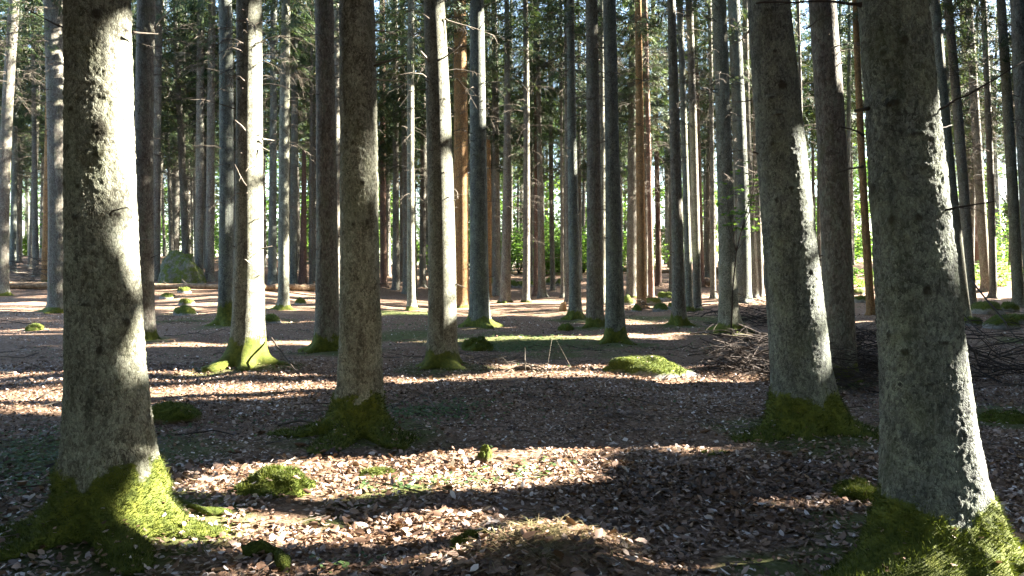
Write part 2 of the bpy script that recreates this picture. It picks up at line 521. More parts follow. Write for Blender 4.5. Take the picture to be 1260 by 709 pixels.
# ------------------------------------------------------------------ spruce foliage
def spray(rng, n, wid, L=1.0):
    V, Q, A = [], [], []
    def strip(p0, p1, wv, t):
        b = len(V)
        mid = p0 * 0.45 + p1 * 0.55 + np.array([0, 0, -0.02 * L])
        V.extend([p0, mid + wv, p1, mid - wv])
        Q.append((b, b + 1, b + 2, b + 3))
        A.extend([t] * 4)
    def stem(u): return np.array([u * L, 0.03 * math.sin(5 * u), -0.22 * L * u * u + 0.05 * L * math.sin(u * 3)])
    for k in range(4):
        strip(stem(k / 4 - 0.02), stem((k + 1) / 4 + 0.06), np.array([0, wid * 0.55, 0.0]), rng.uniform(0.1, 0.5))
    for k in range(n):
        u = (k + rng.random()) / n
        side = 1 if k % 2 else -1
        p0 = stem(u)
        ln = L * (0.18 + 0.34 * math.sin(min(1, (1.05 - u) * 1.2) * 1.5)) * rng.uniform(0.6, 1.2)
        an = R(rng.uniform(35, 70))
        d = np.array([math.cos(an), side * math.sin(an), rng.uniform(-0.75, 0.0)])
        p1 = p0 + d * ln
        ro = rng.uniform(-0.9, 0.9)
        wv = np.cross(d, [0, 0, 1.0]); wv /= np.linalg.norm(wv)
        wv = wv * math.cos(ro) + np.array([0, 0, 1]) * math.sin(ro)
        t = rng.uniform(0.0, 0.85)
        strip(p0, p1, wv * wid * rng.uniform(0.6, 1.1), t)
    return np.array(V), np.array(Q), np.array(A)
_r = np.random.default_rng(3)
SPRAY_FINE = [spray(_r, 28, 0.026) for _ in range(6)]
SPRAY_COARSE = [spray(_r, 7, 0.17) for _ in range(6)]
def place_sprays(lib, P, az, tilt, scale, roll, name, rng, near=None, base=None, coarse=None):
    """join transformed copies of the branch sprays into one crown mesh"""
    Vs, Qs, As, n = [], [], [], 0
    pick = rng.integers(0, len(lib), len(P))
    if coarse is not None and coarse.any():
        pick = np.where(coarse, len(lib) + pick % len(SPRAY_COARSE), pick)
        lib = list(lib) + SPRAY_COARSE
    for k, (V, Q, A) in enumerate(lib):
        idx = np.where(pick == k)[0]
        if not len(idx): continue
        v = V[None] * scale[idx, None, None]
        cr, sr = np.cos(roll[idx])[:, None], np.sin(roll[idx])[:, None]
        y = v[..., 1] * cr - v[..., 2] * sr
        z = v[..., 1] * sr + v[..., 2] * cr
        x = v[..., 0]
        ct, s_ = np.cos(tilt[idx])[:, None], np.sin(tilt[idx])[:, None]
        x, z = x * ct - z * s_, x * s_ + z * ct
        ca, sa = np.cos(az[idx])[:, None], np.sin(az[idx])[:, None]
        x, y = x * ca - y * sa, x * sa + y * ca
        W = np.stack([x, y, z], -1) + P[idx, None]
        Wq = W.reshape(-1, 4, 3)
        Aq = np.clip(A[None] + rng.normal(0, 0.12, (len(idx), 1)), 0, 1).reshape(-1, 4)
        if near is not None:
            t = np.repeat(near[idx], len(V) // 4)
            keep = np.ones(len(Wq), bool)
            keep[t] = lets_light(Wq[t].mean(1) + base, 0.07) & lets_light(Wq[t, 2] + base, 0.0) & lets_light(Wq[t, 0] + base, 0.0) & lets_light(Wq[t, 1] + base, 0.02) & lets_light(Wq[t, 3] + base, 0.02)
            Wq, Aq = Wq[keep], Aq[keep]
        m = len(Wq)
        Vs.append(Wq.reshape(-1, 3))
        Qs.append(np.arange(4 * m).reshape(-1, 4) + n)
        As.append(Aq.ravel())
        n += 4 * m
    if not n: return None
    return mesh_np(name, np.concatenate(Vs), [np.concatenate(Qs)], M_NEEDLE, False, {'tint': np.concatenate(As)})
def crown_points(rng, cb, H, Rm, dens, full=.8):
    """start points, azimuth, tilt and length of the branch sprays of one spruce"""
    P, az, ti, sc = [], [], [], []
    z = cb
    while z < H - 0.3:
        f = (z - cb) / (H - cb)
        Rz = Rm * (0.4 + 0.6 * min(1, f / 0.25)) * max(0.08, (1 - f)) ** full
        nb = max(3, int(dens * (1 - 0.35 * f) + rng.random()))
        a0 = rng.uniform(0, 6.28)
        for k in range(nb):
            a = a0 + k * 6.283 / nb + rng.normal(0, 0.25)
            ln = Rz * rng.uniform(0.65, 1.12)
            t = rng.uniform(-0.45, 0.05) + f * 0.35
            d = np.array([math.cos(a) * math.cos(t), math.sin(a) * math.cos(t), math.sin(t)])
            st = 0.25 * ln
            for (u, l) in (((0.12, 0.5), (0.40, 0.45), (0.66, 0.42)) if full > .6 else ((0.10, 0.62), (0.52, 0.58))):
                P.append(np.array([0, 0, z + rng.normal(0, 0.12)]) + d * u * ln + np.array([0, 0, -0.12 * u * u * ln]))
                az.append(a + rng.normal(0, 0.25)); ti.append(t - 0.25 * u + rng.normal(0, 0.12)); sc.append(ln * l * rng.uniform(0.85, 1.25))
        z += rng.uniform(0.42, 0.7)
    return np.array(P), np.array(az), np.array(ti), np.array(sc)
def crown_mesh(rng, base, cb, H, Rm, dens, lib, gaps=True, lean=(0, 0), vis=99, full=.8, extra=None):
    P, az, ti, sc = crown_points(rng, cb, H, Rm, dens, full)
    if extra:
        e = np.array(extra)
        P = np.concatenate([P, e[:, :3]]); az = np.concatenate([az, e[:, 3]]); ti = np.concatenate([ti, e[:, 4]]); sc = np.concatenate([sc, e[:, 5]])
    P[:, 0] += lean[0] * P[:, 2]; P[:, 1] += lean[1] * P[:, 2]
    near = None
    if gaps:
        mid = P + np.stack([np.cos(az) * sc * 0.5, np.sin(az) * sc * 0.5, np.sin(ti) * sc * 0.5], -1) + base
        near = ~lets_light(mid, 0.9)
    roll = rng.normal(0, 0.5, len(P))
    return place_sprays(lib, P, az, ti, sc, roll, 'crown', rng, near, base, P[:, 2] > vis)

def dead_branch_into(mb, rng, p0, az, ln, r0=0.010, droop=0.35, twigs=7, seg=3):
    """one bare drooping spruce branch with its side twigs"""
    n = 6
    u = np.linspace(0, 1, n)
    a = az + rng.normal(0, 0.25) * u
    up = rng.uniform(-0.15, 0.35)
    pts = np.stack([p0[0] + np.cos(a) * u * ln, p0[1] + np.sin(a) * u * ln, p0[2] + up * u * ln - droop * ln * u ** 2.2], 1)
    pts[1:-1] += rng.normal(0, 0.012 * ln, (n - 2, 3))
    tint = rng.uniform(0.0, 0.65)
    mb.tube(pts, r0 * (1 - 0.75 * u), seg, tint, cap=False)
    for k in range(twigs):
        v = rng.uniform(0.25, 1.0)
        q = np.array([np.interp(v, u, pts[:, j]) for j in range(3)])
        side = rng.choice([-1, 1])
        ta = az + side * R(rng.uniform(25, 75))
        tl = ln * rng.uniform(0.12, 0.42) * (1.15 - 0.6 * v)
        dz = rng.uniform(-0.9, 0.05)
        tp = np.stack([q, q + tl * np.array([math.cos(ta) * .55, math.sin(ta) * .55, dz * 0.35]), q + tl * np.array([math.cos(ta) * .9, math.sin(ta) * .9, dz])])
        mb.tube(tp, [r0 * 0.42, r0 * 0.32, r0 * 0.14], 3, min(1, tint + rng.uniform(-.1, .2)), cap=False)

# ------------------------------------------------------------------ trunks
def trunk_mesh(prof_z, prof_r, cx, H, roots, mosstop, rng, mat, seg=28, zs=None, hero=False, knots=None, base_noise=0.03):
    """prof_z/prof_r: radius profile over height; cx(z): sideways offset of the axis; roots: (angle, reach, height, sharpness)"""
    if zs is None:
        zs = np.unique(np.concatenate([np.linspace(-0.3, 0.5, 12), np.linspace(0.5, 3, 9), np.linspace(3, H, 16)]))
    th = np.arange(seg) * 2 * math.pi / seg
    Z, T = np.meshgrid(zs, th, indexing='ij')
    Z = Z.ravel(); T = T.ravel()
    r = np.interp(Z, prof_z, prof_r)
    zb = np.maximum(Z, 0)
    seedv = rng.uniform(0, 50)
    cyl = np.stack([np.cos(T) * 1.1 + seedv, np.sin(T) * 1.1, Z * 0.6], 1)
    r = r * (1 + (fbm(cyl, 3, 2) - 0.5) * base_noise * 3)
    ridge = np.zeros_like(r)
    for (a, reach, h, sh) in roots:
        d = np.cos(T - R(a) - 0.25 * np.sin(zb * 3 + a))
        lobe = np.maximum(0, d) ** (sh * (0.7 + 3.2 * np.exp(-zb / 0.10)))
        c = reach * (0.62 * np.exp(-(zb / h) ** 0.85) + 1.25 * np.exp(-zb / (h * 0.36))) * lobe
        r = r + c
        ridge = np.maximum(ridge, lobe * np.exp(-zb / (h * 2.2)))
    pos = np.stack([cx(Z) + np.cos(T) * r, np.sin(T) * r, Z], 1)
    moss = np.zeros_like(r)
    if mosstop > 0:
        nz = (fbm(pos * 3.2 + 3, 3, 21) - 0.5) * 1.6 + (fbm(pos * 11 + 3, 4, 23) - 0.5) * 1.3
        moss = sstep(1.35, 0.5, (Z / mosstop) - 1.0 * ridge + nz)
    knot = np.zeros_like(r)
    if knots is not None:
        for (kz, ka, kr) in knots:
            rr = np.interp(kz, prof_z, prof_r)
            dth = (T - ka + math.pi) % (2 * math.pi) - math.pi
            d = np.sqrt(((Z - kz) / (0.8 + 0.5 * math.sin(kz * 37))) ** 2 + (dth * rr) ** 2) / kr * (0.75 + 0.9 * (fbm(pos * 38, 3, 6) - .25))
            g = np.exp(-d * d)
            knot = np.maximum(knot, sstep(0.3, 0.75, g * (0.7 + 0.6 * vnoise(pos * 60, 4))))
            r = r + 0.35 * kr * np.exp(-(d / 1.7) ** 2)
    if hero:
        q = pos * np.array([66, 66, 38])
        b1, b2, bid = worley(q + (np.stack([fbm(pos * 22, 2, 8), fbm(pos * 22, 2, 9), fbm(pos * 22, 2, 10)], 1) - .5) * 2.6, 31, True)
        flake = sstep(0.0, 0.28, b2 - b1)
        flat = _hash(np.floor(q[:, 0] / 2), np.floor(q[:, 1] / 2), np.floor(q[:, 2] / 2), 3)
        amp = np.where(Z < 3.8, 1.0, 0.0) * (1 - moss)
        r = r + amp * (flake * (0.0014 + bid * 0.0050) * (0.2 + 1.6 * fbm(pos * 5, 2, 77)) + (fbm(pos * 30, 3, 12) - 0.5) * 0.009 + (fbm(pos * np.array([9, 9, 4]), 3, 13) - 0.5) * 0.009)
        r = r + moss * ((fbm(pos * 8, 4, 40) - 0.5) * 0.085 + (fbm(pos * 30, 2, 41) - 0.5) * 0.02 + 0.012)
    pos = np.stack([cx(Z) + np.cos(T) * r, np.sin(T) * r, Z], 1)
    nr = len(zs)
    i = np.arange(nr - 1)[:, None] * seg
    j = np.arange(seg)[None]
    j2 = (j + 1) % seg
    Q = np.stack([i + j, i + j2, i + seg + j2, i + seg + j], -1).reshape(-1, 4)
    me = mesh_np('trunk', pos, [Q], mat, True, {'moss': moss, 'knot': knot})
    return me, pos, Q, moss
def leaf_cards(rng, X, Y, size, lift, tilt, mat, name, tintf, Z=None, full=False):
    n = len(X)
    if Z is None: Z = ground_z(X, Y)
    tpl = np.array([(0, -.5, 0), (.27, -.2, .08), (.24, .2, .10), (0, .5, .02), (-.24, .2, .10), (-.27, -.2, .08)])
    v = tpl[None] * size[:, None, None]
    curl = rng.uniform(-1.2, 2.0, n)[:, None]
    v[..., 2] *= curl
    v[..., 2] += (tpl[None, :, 1] ** 2) * size[:, None] * rng.uniform(-.6, 1.0, n)[:, None]
    v[..., 0] *= rng.uniform(.75, 1.2, n)[:, None]
    ax = rng.normal(0, tilt, n)[:, None]; ay = rng.normal(0, tilt, n)[:, None]; az = rng.uniform(0, 6.283, n)[:, None]
    x, y, z = v[..., 0], v[..., 1], v[..., 2]
    y, z = y * np.cos(ax) - z * np.sin(ax), y * np.sin(ax) + z * np.cos(ax)
    x, z = x * np.cos(ay) - z * np.sin(ay), x * np.sin(ay) + z * np.cos(ay)
    x, y = x * np.cos(az) - y * np.sin(az), x * np.sin(az) + y * np.cos(az)
    W = np.stack([x + X[:, None], y + Y[:, None], z + (Z + lift + size * .22 * (np.abs(ax[:, 0]) + np.abs(ay[:, 0])))[:, None]], -1).reshape(-1, 3)
    b = np.arange(n)[:, None] * 6
    near = (Y < 6.5) | full
    Q = np.concatenate([(b + np.array([[0, 1, 2, 3]]))[near], (b + np.array([[0, 3, 4, 5]]))[near], (b + np.array([[1, 2, 4, 5]]))[~near]])
    t = np.repeat(tintf, 6) + np.tile(np.array([0, .03, .0, -.02, -.03, .03]), n)
    return mesh_np(name, W, [Q], mat, False, {'tint': np.clip(t, 0, 1)})
def strewn(pos, Q, mask, n, rng, parent, scale=1.0):
    """a few dry leaves lying on upward moss"""
    A, B, C, Dq = pos[Q[:, 0]], pos[Q[:, 1]], pos[Q[:, 2]], pos[Q[:, 3]]
    nrm = np.cross(C - A, Dq - B)
    area = np.linalg.norm(nrm, axis=1) + 1e-12
    wgt = area * (mask[Q].mean(1) > .3) * np.clip(np.abs(nrm[:, 2]) / area - .35, 0, 1)
    if wgt.sum() <= 0: return
    f = rng.choice(len(Q), n, p=wgt / wgt.sum())
    c = (A[f] + B[f] + C[f] + Dq[f]) / 4
    me = leaf_cards(rng, c[:, 0], c[:, 1], rng.uniform(.016, .042, n) * scale, np.full(n, .008), .35, M_LITTER, 'strewn_leaves', rng.beta(1.6, 1.6, n), c[:, 2], True)
    tag(link('strewn_leaves', me, parent), kind='stuff')
def fuzz(pos, Q, mask, n, rng, hgt, wid, mat, name, tint=None):
    """short moss blades standing on the masked faces"""
    A, B, C, Dq = pos[Q[:, 0]], pos[Q[:, 1]], pos[Q[:, 2]], pos[Q[:, 3]]
    nrm = np.cross(C - A, Dq - B)
    area = np.linalg.norm(nrm, axis=1) + 1e-12
    nrm = nrm / area[:, None]
    mw = mask[Q].mean(1)
    wgt = area * np.clip((mw - .12) / .7, 0, 1) ** 1.6
    if wgt.sum() <= 0: return None
    f = rng.choice(len(Q), n, p=wgt / wgt.sum())
    u, v = rng.random(n)[:, None], rng.random(n)[:, None]
    p = (A[f] * (1 - u) + B[f] * u) * (1 - v) + (Dq[f] * (1 - u) + C[f] * u) * v
    nn = nrm[f]
    side = np.cross(nn, rng.normal(size=(n, 3)))
    side /= np.linalg.norm(side, axis=1)[:, None] + 1e-9
    h = hgt * rng.uniform(0.4, 1.3, n)[:, None]
    tip = p + nn * h + rng.normal(0, 0.45, (n, 3)) * h + np.array([0, 0, 0.25]) * h
    s = side * wid * rng.uniform(0.5, 1.2, n)[:, None]
    p = p - nn * 0.002
    V = np.stack([p - s, p + s, tip], 1).reshape(-1, 3)
    t = np.clip(0.1 + 1.5 * (fbm(p * 7, 4, 17) - 0.3) + rng.normal(0, 0.16, n), 0, 1)
    tt = np.stack([t * 0.7, t * 0.7, t], 1).ravel()
    return mesh_np(name, V, [np.arange(3 * n).reshape(-1, 3)], mat, False, {'tint': tt})

G_STAND = 'spruces of the forest stand'
TREES = []
def tree(label, base, samples, mat='grey', D=None, moss=0.22, roots=None, hero=False, crown=None, dead=None, broken=None, flare=0.5, seg=28, knots=None, dens=1.0):
    """base: pixel of the foot; samples: (y, centre, width) of the trunk in photograph pixels"""
    TREES.append(dict(label=label, base=base, samples=samples, mat=mat, D=D, moss=moss, roots=roots, hero=hero, crown=crown, dead=dead, broken=broken, flare=flare, seg=seg, knots=knots, dens=dens))

# ------------------------------------------------------------------ the trees one can tell apart in the photograph
# four close trunks
tree('broad close spruce at the left with a big dark bark scar and moss-covered roots', (135, 655), [(0, 122, 80), (150, 121, 84), (300, 124, 91), (450, 131, 99), (560, 138, 112)], 'near', hero=True, moss=0.30,
     roots=[(200, .24, .16, 5), (238, .22, .14, 7), (285, .13, .12, 8), (318, .20, .17, 7), (352, .25, .16, 8), (60, .2, .15, 5), (120, .2, .15, 5)],
     knots=[(2.27, -1.55, .055), (2.13, -1.62, .04), (2.47, -1.35, .02), (1.8, -1.15, .022), (1.78, -2.3, .022), (2.38, -2.4, .02), (2.9, -1.6, .03), (1.55, -1.2, .015), (1.2, -1.0, .025), (1.3, -2.0, .03), (1.95, -2.2, .015), (2.85, -.65, .03), (1.05, -1.7, .02), (.82, -1.75, .02)])
tree('thick close spruce at the right with sunlit moss at its foot', (1152, 700), [(0, 1099, 86), (140, 1109, 92), (260, 1117, 100), (400, 1131, 106), (500, 1141, 113), (600, 1152, 123)], 'cool', hero=True, moss=0.27,
     roots=[(196, .46, .22, 3.2), (228, .20, .16, 7), (265, .12, .12, 7), (300, .2, .15, 8), (336, .30, .19, 6), (15, .26, .15, 7), (90, .2, .15, 5)],
     knots=[(2.15, -1.2, .03), (2.3, -1.75, .03), (2.6, -1.3, .022), (1.75, -1.35, .02), (1.74, -2.0, .025), (1.4, -1.3, .022), (1.15, -1.0, .03), (1.1, -1.9, .025), (2.55, -1.9, .02), (1.9, -2.6, .03), (.95, -1.4, .02), (2.0, -1.0, .02), (1.18, -2.3, .025)])
tree('dark straight spruce left of centre with dark green mossy root flare', (444, 538), [(0, 439, 43), (150, 441, 45), (300, 443, 47), (420, 444, 51), (480, 444, 53)], 'near', hero=True, moss=0.27,
     roots=[(188, .34, .15, 6), (235, .22, .14, 7), (275, .24, .14, 9), (318, .26, .15, 7), (350, .22, .14, 7), (80, .25, .15, 5)],
     knots=[(2.25, -1.4, .02), (2.6, -1.9, .02), (1.9, -1.2, .02), (1.88, -1.9, .018), (3.2, -1.5, .02), (1.4, -1.7, .015)])
tree('leaning dark spruce right of centre with a wide mossy foot', (993, 538), [(0, 946, 53), (140, 957, 58), (270, 970, 65), (380, 979, 71), (450, 985, 75), (490, 988, 80)], 'cool', hero=True, moss=0.30,
     roots=[(195, .26, .15, 6), (230, .16, .14, 7), (268, .20, .15, 9), (310, .18, .14, 8), (345, .30, .17, 6), (20, .2, .15, 6), (90, .25, .15, 5)],
     knots=[(3.1, -1.3, .04), (3.0, -1.75, .035), (2.85, -1.5, .03), (2.2, -1.3, .03), (2.1, -1.9, .02), (2.6, -1.9, .02), (1.7, -1.4, .02), (3.4, -1.5, .02)])
# middle distance
tree('brightly sunlit spruce with white-lit right side and mossy foot', (305, 453), [(0, 307, 32), (150, 306, 33), (300, 307, 36), (400, 307, 41)], 'near', moss=.32, flare=.9)
tree('sunlit spruce near the middle with two pale green mossy root ridges', (544, 456), [(0, 534, 26), (135, 539, 30), (270, 543, 33), (400, 545, 35)], 'near', moss=.16, flare=.7)
tree('plain grey spruce close beside the dark straight trunk', (402, 436), [(0, 399, 23), (150, 401, 24), (300, 402, 27), (400, 404, 31)], 'grey', moss=.2, flare=.6)
tree('grey spruce half hidden at the right edge of the broad scarred trunk', (179, 418), [(0, 180, 23), (150, 178, 23), (300, 177, 24), (390, 178, 25)], 'grey', moss=.15)
tree('bluish dark spruce behind the brightly sunlit trunk on its left side', (277, 402), [(0, 277, 16), (150, 279, 18), (300, 278, 18)], 'cool', moss=.45, flare=.9)
tree('dim spruce standing in the shade just left of the broad scarred trunk', (73, 383), [(0, 65, 24), (150, 70, 25), (350, 72, 28)], 'grey', moss=.12, flare=.9)
tree('leaning dark trunk at the far left edge of the picture', (3, 363), [(0, 18, 14), (150, 8, 15), (300, 4, 16)], 'grey', flare=.8, moss=.1)
tree('pole spruce whose lower trunk glows in the sun at the far left', (55, 350), [(0, 63, 10), (150, 61, 10), (270, 56, 9), (340, 55, 9.5)], 'ochre', moss=.1)
tree('thin shaded spruce between the far left edge and the glowing pole', (18, 318), [(0, 32, 8), (150, 27, 8), (300, 20, 9)], 'grey', moss=0)
tree('slender tilted spruce just left of the glowing pole spruce', (38, 330), [(0, 49, 8), (200, 43, 8), (300, 39, 8)], 'grey', moss=0)
tree('dark spruce rising directly left of the mossy boulder', (191, 346), [(0, 195, 11), (200, 192, 12), (300, 191, 12)], 'grey', moss=0)
tree('spruce standing right behind the mossy boulder', (215, 322), [(0, 219, 10), (200, 217, 11), (300, 215, 12)], 'grey', moss=0)
tree('thin pole in the bright gap above the mossy boulder', (236, 318), [(0, 236, 3), (300, 236, 4)], 'grey', moss=0)
tree('dark spruce to the right of the mossy boulder', (245, 346), [(0, 247, 9), (200, 246, 10), (330, 245, 10.5)], 'grey', moss=0)
tree('spruce with a sunlit right rim right of the mossy boulder', (258, 347), [(0, 261, 9), (200, 259, 10), (330, 258, 11)], 'grey', moss=0)
tree('spruce pole seen right of the brightly sunlit trunk', (335, 350), [(0, 337, 8), (200, 336, 9), (330, 335, 11)], 'cool', moss=0)
tree('narrow spruce with a sunlit yellowish stripe right of the brightest trunk', (349, 382), [(0, 352, 11), (150, 350, 12.5), (300, 349, 13.5)], 'near', moss=.12, flare=.9)
tree('thin spruce just right of the yellow-striped narrow spruce', (361, 350), [(0, 363, 8), (200, 362, 9), (330, 361, 9)], 'cool', moss=0)
tree('reddish dead snag with a broken top', (373, 351), [(190, 374, 5), (250, 374, 6.5), (340, 372, 9.5)], 'red', moss=0, broken=185)
tree('very thin spruce right of the reddish broken snag', (383, 352), [(0, 384, 4), (300, 383, 5)], 'grey', moss=0)
tree('pale-rimmed pole between the plain grey and dark straight trunks', (415, 372), [(0, 414, 8), (200, 414, 9)], 'grey', moss=0)
tree('reddish thin spruce just right of the dark straight trunk', (472, 354), [(0, 470, 7), (200, 471, 7.5), (330, 472, 8.5)], 'red', moss=0)
tree('shaded thin spruce second to the right of the dark straight trunk', (487, 358), [(0, 486, 7), (200, 487, 7.5), (330, 487, 9)], 'grey', moss=0)
tree('twig-thin spruce between two shaded poles left of centre', (494, 346), [(0, 494, 4), (300, 494, 5)], 'grey', moss=0)
tree('sunlit slim spruce just left of the trunk with mossy root ridges', (506, 381), [(0, 506, 8), (200, 505, 9), (350, 506, 10)], 'near', moss=.1, flare=.8)
tree('dark slim spruce hugging the left side of the ridge-rooted trunk', (520, 354), [(0, 522, 7), (200, 521, 7.5), (330, 520, 8.5)], 'grey', moss=0)
tree('orange-lit spruce between the two middle trunks', (567, 378), [(0, 566, 15), (200, 567, 18), (350, 569, 18)], 'ochre', moss=.08)
tree('grey spruce with a flared mossy foot right of the orange-lit spruce', (589, 404), [(0, 587, 17), (150, 587, 20), (300, 590, 22), (380, 591, 25)], 'cool', moss=.15, flare=.8)
tree('bleached broken pole glowing white beside the flared grey spruce', (602, 366), [(175, 601, 5), (270, 602, 6), (350, 602, 5.5)], 'ochre', moss=0, broken=172)
tree('shaded spruce leftmost in the dark trio right of centre', (611, 364), [(0, 608, 7), (200, 610, 9), (340, 611, 10)], 'grey', moss=0)
tree('tallest-looking spruce at the right of the dark trio', (622, 373), [(0, 623.5, 6), (200, 624, 9), (340, 622, 12.5)], 'grey', moss=.05, flare=.7)
tree('thin dark pole at the left border of the bright central opening', (629, 334), [(0, 629, 3.5), (300, 629, 4)], 'grey', moss=0)
tree('spruce standing in the bright central opening', (647, 373), [(0, 646.5, 6), (200, 648, 8), (340, 647.5, 9)], 'grey', moss=.06, flare=.7)
tree('thin pole right behind the central opening spruce', (654, 346), [(0, 654, 4), (300, 654, 4)], 'grey', moss=0)
tree('slim spruce with a reddened foot right of the central opening', (659, 364), [(0, 658, 4.5), (300, 659.5, 5.5)], 'red', moss=0)
tree('dark spruce with reddish base at the right of the reddened slim one', (667, 367), [(0, 661, 5.5), (200, 664, 6.5), (340, 667, 9)], 'grey', moss=0)
tree('slender pole amid bright green undergrowth at the centre right', (680, 358), [(0, 678, 5), (200, 678, 5.5), (330, 680, 6)], 'grey', moss=0)
tree('narrow twiggy pole left of the half-hidden slim trunk', (692, 367), [(0, 690, 4), (200, 691, 4), (340, 692, 4.5)], 'grey', moss=0)
tree('slim trunk partly hidden behind the slim grey spruce by the sunny patch', (699, 376), [(0, 697, 6), (200, 698, 7), (350, 699, 8)], 'grey', moss=0)
tree('slim grey spruce right of the sunny patch at mid distance', (708, 394), [(0, 702, 9.5), (150, 703, 11), (300, 707, 14), (370, 708, 15)], 'cool', moss=.15, flare=.7)
tree('straight dark spruce left half of the close pair right of centre', (731, 407), [(0, 728, 15), (150, 729, 16), (300, 732, 19), (370, 733, 21)], 'grey', moss=.15, flare=.6)
tree('bluish grey spruce right half of the close pair right of centre', (757, 424), [(0, 750, 16), (150, 752, 17), (300, 756, 20), (390, 757, 24)], 'cool', moss=.2, flare=.7)
tree('sunlit sliver of trunk behind the close pair', (741, 374), [(0, 740, 7), (300, 741, 8)], 'near', moss=0)
tree('brown spruce just left of the orange one among mossy stones', (777, 366), [(0, 779, 9), (150, 778, 10.5), (300, 777, 12)], 'grey', moss=.05)
tree('orange sunlit spruce among mossy stones', (789, 380), [(0, 785, 8), (150, 787, 10), (300, 789, 11.5)], 'ochre', moss=0)
tree('thin dark pole just right of the orange spruce among stones', (795, 365), [(0, 791, 4), (300, 795, 4)], 'grey', moss=0)
tree('slim brown spruce behind the mossy stones', (801, 367), [(0, 794, 5), (150, 797, 6), (330, 802, 7)], 'red', moss=0)
tree('pinkish spruce on the rise behind the mossy stones', (810, 353), [(0, 803, 5), (200, 808, 6), (330, 811, 7.5)], 'red', moss=0)
tree('small dark trunk on the skyline of the rise', (821, 318), [(0, 816, 5), (300, 821, 6)], 'cool', moss=0)
tree('upright spruce with a small mossy flare right of the mossy stones', (835, 402), [(0, 826, 10), (150, 830, 13), (300, 833.5, 15), (370, 836, 17)], 'grey', moss=.18, flare=.7)
tree('sunlit spruce close behind the small mossy flare trunk', (848, 383), [(0, 836, 8), (200, 843, 8), (350, 847, 9.5)], 'near', moss=.1)
tree('greenish brown spruce right of the sunlit one behind the mossy flare', (858, 382), [(0, 848, 9), (200, 854, 10), (350, 858, 10.5)], 'grey', moss=.05)
tree('thin pinkish pole near the fallen logs on the rise', (864, 354), [(0, 855, 4.5), (200, 860, 5), (330, 864, 5.5)], 'red', moss=0)
tree('faint pole at the back right of the pinkish pole', (870, 318), [(0, 865, 4), (300, 870, 5)], 'cool', moss=0)
tree('dark thin spruce just left of the bright-footed spruce', (877, 368), [(0, 873, 5), (200, 876, 5.5), (340, 878, 7)], 'grey', moss=0)
tree('spruce with a bright sunlit flared foot right of centre', (896, 411), [(0, 885, 17), (150, 890, 19), (300, 894, 21), (380, 897, 24)], 'near', moss=.10, flare=.9)
tree('smooth grey spruce behind the leafy beech sapling', (913, 372), [(0, 903, 15), (150, 908, 17), (300, 915, 21)], 'cool', moss=0)
tree('brownish spruce behind the leafy beech sapling on its right', (928, 367), [(0, 917, 7), (200, 921, 9), (340, 929, 11)], 'grey', moss=0)
tree('dim spruce hugging the left edge of the leaning dark trunk', (935, 365), [(0, 927, 8), (200, 931, 8), (340, 936, 8.5)], 'grey', moss=0)
tree('thin pole right behind the leaning dark trunk', (991, 372), [(0, 982, 4), (200, 987, 4.5)], 'grey', moss=0)
tree('tall shaded spruce rising behind the brush pile', (1032, 468), [(0, 1012, 34), (150, 1020, 36), (300, 1030, 38), (380, 1033, 40)], 'grey', moss=.15, D=11.0)
tree('faint bluish pole right of the trunk behind the brush pile', (1051, 317), [(0, 1040, 6), (150, 1042, 7), (300, 1052, 8)], 'cool', moss=0)
tree('orange-barked leaning spruce left of the thick right trunk', (1071, 388), [(0, 1053, 8), (150, 1057, 8.5), (300, 1068, 10.5)], 'ochre', moss=0)
tree('grey spruce with a sunlit edge just right of the thick right trunk', (1182, 390), [(0, 1150, 14), (130, 1159, 16), (206, 1165, 18), (300, 1177, 20), (370, 1184, 21)], 'near', moss=.1, D=24)
tree('grey-brown spruce second to the right of the thick right trunk', (1195, 381), [(0, 1166, 11), (150, 1179, 13), (300, 1191, 14)], 'grey', moss=0)
tree('pale pink sunlit spruce in the bright right background', (1202, 324), [(0, 1184, 8), (150, 1191, 9.5), (300, 1201, 10.5)], 'red', moss=0)
tree('brown spruce in front of the ferns on the right', (1213, 358), [(0, 1192, 10), (150, 1200, 12), (300, 1211, 13)], 'grey', moss=0)
tree('slim spruce directly left of the green ferns on the right', (1222, 367), [(0, 1210, 8), (200, 1218, 9), (330, 1222, 10)], 'grey', moss=0)
tree('faint spruce above the green ferns on the right', (1230, 320), [(0, 1216, 6), (200, 1224, 7), (300, 1230, 8)], 'cool', moss=0)
tree('pale spruce second from the right picture edge', (1253, 379), [(0, 1232, 12), (150, 1240, 14), (300, 1251, 15)], 'near', moss=0)
tree('dark trunk cut off by the right picture edge', (1275, 420), [(0, 1252, 19), (150, 1259, 20), (300, 1268, 22)], 'grey', moss=0, D=17.5)

